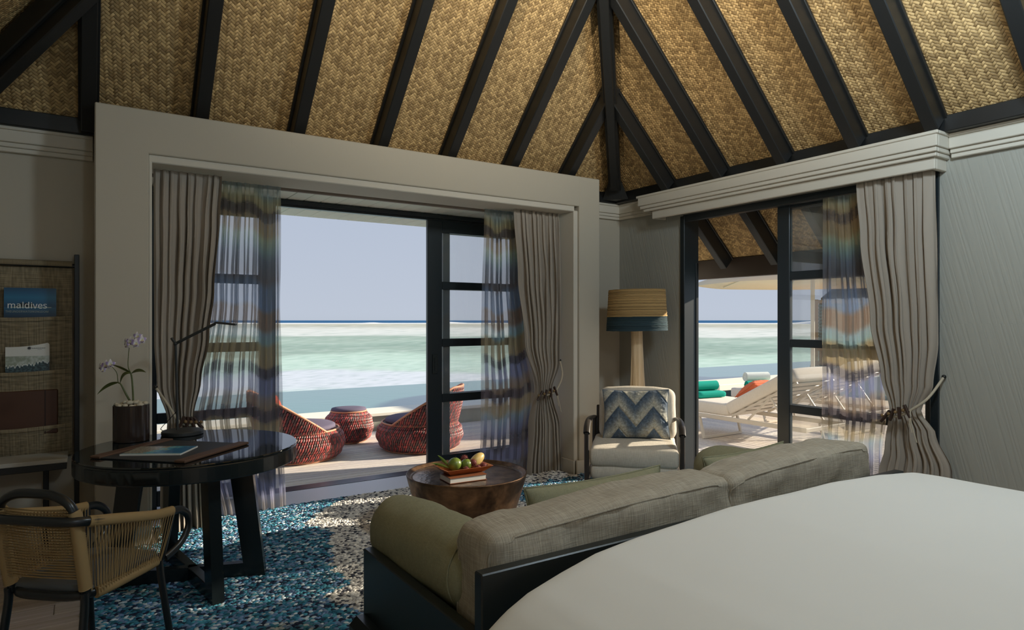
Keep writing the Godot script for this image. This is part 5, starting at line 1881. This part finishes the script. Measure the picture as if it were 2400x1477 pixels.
func make_deck_chairs() -> void:
	var core := mat("woven core", rgb8(54, 30, 30), 0.7)
	var rim := mat("peach binding", rgb8(206, 146, 114), 0.6)
	var pad := mat("plum pad", rgb8(92, 84, 104), 0.85)
	var coral := linen("coral cloth", rgb8(180, 70, 56), rgb8(220, 110, 92), 4.0, 0.4)
	var R := Vector3(0.8367, 0, 0.5476)
	var F := Vector3(0.5476, 0, -0.8367)
	var base := [[0.0, 0.40], [0.06, 0.455], [0.15, 0.49], [0.23, 0.475], [0.30, 0.425]]
	for k in 2:
		var C: Vector3 = [Vector3(1.90, 0, -7.06), Vector3(3.22, 0, -6.84)][k]
		var face: Vector3 = [R * 0.86 + F * 0.5, -R * 0.98 + F * 0.12][k]
		face = face.normalized()
		var o := thing("woven_lounge_chair", ["low round red woven lounge chair on the deck seen from behind, left of the pouf", "low round red woven lounge chair behind the sliding door, right of the pouf"][k], "lounge chair", C, atan2(-face.z, face.x), "red woven lounge chairs")
		# local: the chair faces +x, its back at -x
		var b := MB.new()
		var pr := [Vector2(0.0, 0.0)]
		for q in base: pr.append(Vector2(q[1] - 0.006, q[0]))
		pr.append(Vector2(0.36, 0.315))
		b.lathe(pr, Vector3.ZERO, 64)
		obj("base", b, core, o)
		var rise := func(a: float) -> float:    # a from the back, radians
			return 0.41 * clampf((cos(a) + 0.5) / 1.4, 0.0, 1.0)
		var wall := func(a: float, t: float) -> Vector3:
			var y: float = 0.295 + rise.call(a) * t
			var r: float = 0.425 + 0.07 * sin(t * 1.7) * rise.call(a) / 0.42
			return Vector3(-cos(a) * r, y, sin(a) * r)
		b = MB.new()
		b.sheet(60, 10, func(u: float, v: float) -> Vector3: return wall.call(lerpf(-2.1, 2.1, u), v))
		obj("back_shell", b, core, o)
		var loop := []
		for q in 60:
			loop.append(wall.call(lerpf(-2.1, 2.1, q / 59.0), 1.0) + Vector3(0, 0.004, 0))
		b = MB.new()
		b.tube(loop, 0.013, 7)
		var ring := []
		for q in 64:
			ring.append(Vector3(cos(TAU * q / 64) * 0.425, 0.302, sin(TAU * q / 64) * 0.425))
		b.tube(ring, 0.011, 7, false, true)
		ring = []
		for q in 64:
			ring.append(Vector3(cos(TAU * q / 64) * 0.402, 0.008, sin(TAU * q / 64) * 0.402))
		b.tube(ring, 0.01, 6, false, true)
		obj("binding", b, rim, o)
		var spots := drum_spots(base, 9, 0.01, 0.295, 0.0235)
		for row in 13:
			var cnt := 76
			for i in cnt:
				var a := lerpf(-2.1, 2.1, (i + 0.5 * (row % 2)) / cnt)
				var h: float = rise.call(a)
				var t := (row + 0.5) * 0.0335 / maxf(h, 0.001)
				if t > 0.96: continue
				var p: Vector3 = wall.call(a, t)
				var nn := Vector3(p.x, -0.1, p.z).normalized()
				spots.append([p + nn * 0.003, nn, Vector3.UP, (i * 7 + row * 3) % 11 < 6])
		strands(o, spots)
		b = MB.new()
		b.lathe([Vector2(0, 0.305), Vector2(0.375, 0.305), Vector2(0.392, 0.318), Vector2(0.388, 0.342), Vector2(0.36, 0.356), Vector2(0.2, 0.364), Vector2(0, 0.366)], Vector3.ZERO, 48)
		one("seat_pad", b, pad, ["plum round seat pad on the left red woven chair", "plum round seat pad on the right red woven chair"][k], "seat pad", C, "plum seat pads")
		var at := C - face * 0.24 + Vector3(0, 0.53, 0)
		pillow("coral_cushion", ["coral cushion inside the back of the left red woven chair, only its corner showing", "coral cushion propped in the right red woven chair behind the door frame"][k], at, Vector3(0.2, 0.2, 0.075), coral, -0.3, atan2(face.x, face.z), 0.0, "coral cushions on the woven chairs")
	# pouf
	var C2 := Vector3(2.67, 0, -7.66)
	var o := thing("woven_pouf", "round red woven pouf on the deck between the two lounge chairs", "pouf", C2)
	var prof := [[0.0, 0.2], [0.07, 0.26], [0.17, 0.29], [0.27, 0.27], [0.36, 0.21]]
	var b := MB.new()
	var pr := [Vector2(0, 0)]
	for q in prof: pr.append(Vector2(q[1] - 0.006, q[0]))
	pr.append(Vector2(0.0, 0.362))
	b.lathe(pr, Vector3.ZERO, 48)
	obj("body", b, core, o)
	var sp := []
	for row in 11:
		var y := lerpf(0.01, 0.355, (row + 0.5) / 11.0)
		var r := lerp_keys(prof, y)
		var dr := (lerp_keys(prof, y + 0.01) - lerp_keys(prof, y - 0.01)) / 0.02
		for i in 72:
			var a := TAU * (i + 0.5 * (row % 2)) / 72.0
			var e := Vector3(cos(a), 0, sin(a))
			sp.append([e * r + Vector3(0, y, 0), e - Vector3(0, dr, 0), Vector3(e.x * dr, 1, e.z * dr), (i * 7 + row * 3) % 11 < 6])
	strands(o, sp)
	b = MB.new()
	for q in [[0.205, 0.366, 0.01], [0.2, 0.008, 0.008]]:
		var ring := []
		for k in 48:
			ring.append(Vector3(cos(TAU * k / 48) * q[0], q[1], sin(TAU * k / 48) * q[0]))
		b.tube(ring, q[2], 7, false, true)
	obj("binding", b, rim, o)
	b = MB.new()
	b.lathe([Vector2(0, 0.37), Vector2(0.2, 0.37), Vector2(0.208, 0.38), Vector2(0.2, 0.398), Vector2(0.12, 0.408), Vector2(0, 0.41)], Vector3.ZERO, 40)
	one("seat_pad", b, pad, "plum round pad lying on top of the red woven pouf", "seat pad", C2, "plum seat pads")

func make_lounger(called: String, label: String, at: Vector3) -> Node3D:
	# its foot at z = 0, its head towards +z, x from 0 to 0.74
	var o := thing(called, label, "sun lounger", at, 0.0, "sun loungers on the terrace")
	var fr := mat("lounger frame", rgb8(206, 196, 180), 0.4)
	var mt := linen("lounger cloth", rgb8(206, 196, 182), rgb8(232, 224, 212), 3.0, 0.25)
	var b: MB
	for x in [0.0, 0.74]:
		b = MB.new()
		b.box(Vector3(x, 0.29, 1.0), Vector3(0.03, 0.05, 2.0), 0.006)
		obj("side_rail", b, fr, o)
	for z in [0.015, 1.985]:
		b = MB.new()
		b.box(Vector3(0.37, 0.29, z), Vector3(0.74, 0.045, 0.03), 0.006)
		obj("end_rail", b, fr, o)
	for z in [0.55, 1.7]:
		b = MB.new()
		for x in [0.02, 0.72]:
			b.bar(Vector3(x, 0.27, z), Vector3(x, 0.0, z + 0.07), 0.03, 0.03)
		b.bar(Vector3(0.02, 0.015, z + 0.07), Vector3(0.72, 0.015, z + 0.07), 0.03, 0.03)
		obj("leg", b, fr, o)
	b = MB.new()
	b.cushion(Vector3(0.36, 0.07, 0.48), 0.03, 16, func(p: Vector3, d: Vector3) -> Vector3: return p + d * 0.008 * (1 - p.x * p.x / 0.13), Transform3D(Basis.IDENTITY, Vector3(0.37, 0.385, 0.5)))
	obj("seat_mattress", b, mt, o)
	var tilt := 0.5
	var pivot := Vector3(0.37, 0.33, 1.0)
	var bs := Basis(Vector3.RIGHT, -tilt)
	b = MB.new()
	b.cushion(Vector3(0.36, 0.07, 0.5), 0.03, 16, func(p: Vector3, d: Vector3) -> Vector3: return p + d * 0.008 * (1 - p.x * p.x / 0.13), Transform3D(bs, pivot + bs * Vector3(0, 0.075, 0.5)))
	obj("back_mattress", b, mt, o)
	for k in 7:
		b = MB.new()
		b.box(pivot + bs * Vector3(0, -0.012, 0.1 + k * 0.135), Vector3(0.7, 0.012, 0.06), 0.003, bs)
		obj("slat", b, fr, o)
	for x in [-0.34, 0.34]:
		b = MB.new()
		b.bar(pivot + bs * Vector3(x, -0.02, 0.02), pivot + bs * Vector3(x, -0.02, 0.98), 0.025, 0.025)
		b.bar(pivot + bs * Vector3(x, -0.03, 0.6), Vector3(0.37 + x, 0.31, 1.25), 0.022, 0.022)
		b.bar(pivot + bs * Vector3(x, -0.03, 0.6), Vector3(0.37 + x, 0.31, 1.75), 0.022, 0.022)
		obj("back_support", b, fr, o)
	return o

func rolled_towel(label: String, at: Vector3, turn: float, c: Color, r := 0.075, group := "") -> void:
	var o := thing("rolled_towel", label, "towel", at, turn, group)
	var b := MB.new()
	var pts := []
	for k in 60:
		var a := k * 0.32
		var rr := 0.012 + (r - 0.012) * k / 59.0
		pts.append(Vector2(cos(a) * rr, sin(a) * rr))
	b.sheet(59, 10, func(u: float, v: float) -> Vector3:
		var q: Vector2 = pts[int(round(u * 59))]
		return Vector3(q.x, q.y + r, (v - 0.5) * 0.38), Vector2(1, 1))
	b.tube([Vector3(0, r, -0.185), Vector3(0, r, -0.1), Vector3(0, r, 0.1), Vector3(0, r, 0.185)], r * 0.97, 24)
	var m := mat("towel %s" % c.to_html(), c, 0.95, 0.0, 0.2)
	with_normal(m, cloth_n, 0.8)
	m.uv1_scale = Vector3(6, 6, 1)
	obj("roll", b, m, o)

func make_loungers() -> void:
	make_lounger("sun_lounger", "white sun lounger nearest the terrace door with a raised back and an orange cushion", Vector3(6.35, 0, -6.05))
	make_lounger("sun_lounger", "white sun lounger further out behind the nearer one, a teal towel on it", Vector3(8.0, 0, -6.36))
	var teal := rgb8(38, 164, 146)
	rolled_towel("rolled teal towel upper of the two at the foot of the nearer lounger", Vector3(6.72, 0.545, -5.72), deg_to_rad(80.0), teal, 0.062, "teal towels")
	var o := thing("folded_towel", "folded teal towel lying under the rolled one on the nearer lounger", "towel", Vector3(6.72, 0.462, -5.70), deg_to_rad(80.0), "teal towels")
	var b := MB.new()
	b.cushion(Vector3(0.15, 0.04, 0.22), 0.038, 12, func(p: Vector3, _d: Vector3) -> Vector3: return p, Transform3D(Basis.IDENTITY, Vector3(0, 0.042, 0)))
	obj("fold", b, mats["towel %s" % teal.to_html()], o)
	rolled_towel("white and teal rolled towel on the further lounger", Vector3(8.3, 0.55, -6.1), deg_to_rad(70.0), rgb8(226, 232, 226), 0.07)
	rolled_towel("rolled teal towel lower of the pair on the further lounger", Vector3(8.22, 0.462, -6.02), deg_to_rad(70.0), teal, 0.055, "teal towels")
	var orange := linen("orange cloth", rgb8(190, 92, 62), rgb8(226, 128, 92), 4.0, 0.3)
	pillow("orange_cushion", "orange cushion leaning on the raised back of the nearer lounger", Vector3(6.70, 0.63, -4.93), Vector3(0.22, 0.16, 0.08), orange, -0.95, PI, 0.0, "")
	# parasol
	var P := Vector3(11.18, 0, -7.02)
	var pa := thing("parasol", "large cream parasol with a pale pole on the terrace beyond the loungers", "parasol", P)
	var cream := mat("parasol cloth", rgb8(226, 212, 190), 0.9)
	cream.backlight_enabled = true
	cream.backlight = rgb8(120, 96, 70)
	b = MB.new()
	b.tube([Vector3.ZERO, Vector3(0, 2.8, 0)], 0.036, 12)
	obj("pole", b, mat("parasol pole", rgb8(214, 206, 190), 0.4), pa)
	b = MB.new()
	b.lathe([Vector2(0, 0), Vector2(0.3, 0), Vector2(0.3, 0.05), Vector2(0.06, 0.07), Vector2(0.05, 0.2), Vector2(0, 0.2)], Vector3.ZERO, 32, true)
	obj("foot", b, mats["parasol pole"], pa)
	b = MB.new()
	b.sheet(64, 8, func(u: float, v: float) -> Vector3:
		var a := TAU * u
		var k := absf(sin(a * 4.0))
		var r := 2.05 * v * (1.0 - 0.05 * k)
		return Vector3(cos(a) * r, 2.75 - 0.6 * pow(v, 0.9) + 0.05 * k * v, sin(a) * r))
	b.sheet(64, 1, func(u: float, v: float) -> Vector3:
		var a := TAU * u
		var k := absf(sin(a * 4.0))
		var r := 2.05 * (1.0 - 0.05 * k)
		return Vector3(cos(a) * r, 2.15 + 0.05 * k - v * (0.05 + 0.05 * k), sin(a) * r))
	obj("canopy", b, cream, pa)
	for k in 8:
		b = MB.new()
		var a := TAU * k / 8
		b.bar(Vector3(cos(a) * 0.03, 2.7, sin(a) * 0.03), Vector3(cos(a) * 2.0, 2.14, sin(a) * 2.0), 0.018, 0.018)
		obj("rib", b, mats["parasol pole"], pa)
	# the shuttered pavilion beyond the pool
	var V := Vector3(15.5, 0, -9.4)
	var pv := thing("pavilion", "timber pavilion with louvred shutters standing beyond the pool", "pavilion", V, deg_to_rad(-33.0))
	var tw := mat("teak", rgb8(150, 108, 64), 0.6)
	b = MB.new()
	b.box(Vector3(1.0, 0.0, 0.45), Vector3(2.9, 0.7, 0.6), 0.01)
	obj("plinth", b, mats["pool wall"], pv)
	for x in [-0.5, 0.3, 1.1, 1.9]:
		b = MB.new()
		b.box(Vector3(x, 1.15, 0.55), Vector3(0.1, 1.6, 0.1), 0.006)
		obj("post", b, tw, pv)
	for y in [0.42, 0.75, 1.9]:
		b = MB.new()
		b.box(Vector3(0.7, y, 0.55), Vector3(2.5, 0.08, 0.08), 0.005)
		obj("rail", b, tw, pv)
	for x in [-0.1, 0.7, 1.5]:
		for k in 13:
			b = MB.new()
			b.box(Vector3(x, 0.84 + k * 0.08, 0.55), Vector3(0.66, 0.07, 0.02), 0.003, Basis(Vector3.RIGHT, 0.6))
			obj("slat", b, mat("grey louvre", rgb8(96, 104, 100), 0.6), pv)
		for k in 6:
			b = MB.new()
			b.box(Vector3(x - 0.28 + k * 0.11, 0.58, 0.55), Vector3(0.06, 0.3, 0.02), 0.003)
			obj("baluster", b, tw, pv)
	b = MB.new()
	b.lathe([Vector2(1.2, 1.95), Vector2(1.2, 2.0), Vector2(0, 3.0)], Vector3(1.0, 0, 0.2), 4, true)
	obj("roof", b, mats["thatch"], pv)
	b = MB.new()
	b.box(Vector3(0.95, 1.1, 0.42), Vector3(2.6, 1.6, 0.06), 0.0)
	obj("back_wall", b, tw, pv)

func make_unseen_lamps() -> void:
	# unseen globe lamps, out of view above, placed to light the bed and room
	var globe_tint := Color(0.86, 0.945, 1.0)
	for s in [[Vector3(3.1, 3.2, -1.0), 3.1, "unseen globe lamp out of view, placed to light the bed and the right wall"], [Vector3(0.9, 3.0, 1.0), 1.2, "unseen globe lamp out of view, placed to light the desk side of the room"]]:
		var o := thing("unseen_globe_lamp", s[2], "lamp", s[0], 0.0, "unseen globe lamps")
		var b := MB.new()
		b.ball(Vector3.ZERO, Vector3(0.2, 0.2, 0.2), 24, 16)
		var gm := mat("unseen globe glow", rgb8(240, 226, 200), 0.9)
		gm.emission_enabled = true
		gm.emission = globe_tint
		gm.emission_energy_multiplier = 0.8
		obj("globe", b, gm, o)
		b = MB.new()
		b.tube([Vector3(0, 0.2, 0), Vector3(0, 2.0, 0)], 0.004, 6)
		obj("cord", b, mats["black rubber"], o)
		var l := OmniLight3D.new()
		l.name = "unseen_globe_light"
		l.light_color = globe_tint
		l.light_energy = s[1]
		l.omni_range = 14.0
		l.omni_attenuation = 2.0
		l.light_size = 0.18
		l.shadow_enabled = true
		o.add_child(l)
	# unseen spot lamps, out of view, placed to light the ceiling matting
	var wash := Color(1.0, 0.95, 0.86)
	for s in [[Vector3(1.3, 3.3, 0.4), Vector3(2.5, 5.0, -3.6), 17.0, "unseen spot lamp out of view, placed to light the front slope of the ceiling"], [Vector3(0.0, 2.8, -2.0), Vector3(3.5, 4.8, -2.8), 12.0, "unseen spot lamp out of view, placed to light the right slope of the ceiling"]]:
		var dir: Vector3 = (s[1] - s[0]).normalized()
		var o := thing("unseen_spot_lamp", s[3], "lamp", s[0], 0.0, "unseen ceiling lights")
		var b := MB.new()
		b.tube([-dir * 0.12, -dir * 0.01], 0.045, 16)
		obj("can", b, mats["dark timber"], o)
		b = MB.new()
		b.tube([-dir * 0.009, -dir * 0.004], 0.04, 16)
		var gm := mat("unseen spot glow", rgb8(255, 244, 224), 0.6)
		gm.emission_enabled = true
		gm.emission = wash
		gm.emission_energy_multiplier = 2.0
		obj("lamp_face", b, gm, o)
		b = MB.new()
		b.tube([-dir * 0.06, -dir * 0.06 + Vector3(0, 0.62, 0)], 0.008, 6)
		obj("bracket", b, mats["dark timber"], o)
		var l := SpotLight3D.new()
		l.name = "unseen_spot_beam"
		l.light_color = wash
		l.light_energy = s[2]
		l.spot_angle = 38.0
		l.spot_angle_attenuation = 1.0
		l.spot_range = 14.0
		l.spot_attenuation = 2.0
		l.light_size = 0.06
		l.shadow_enabled = true
		o.add_child(l)
		l.position = dir * 0.02
		l.look_at_from_position(s[0] + dir * 0.02, s[1])
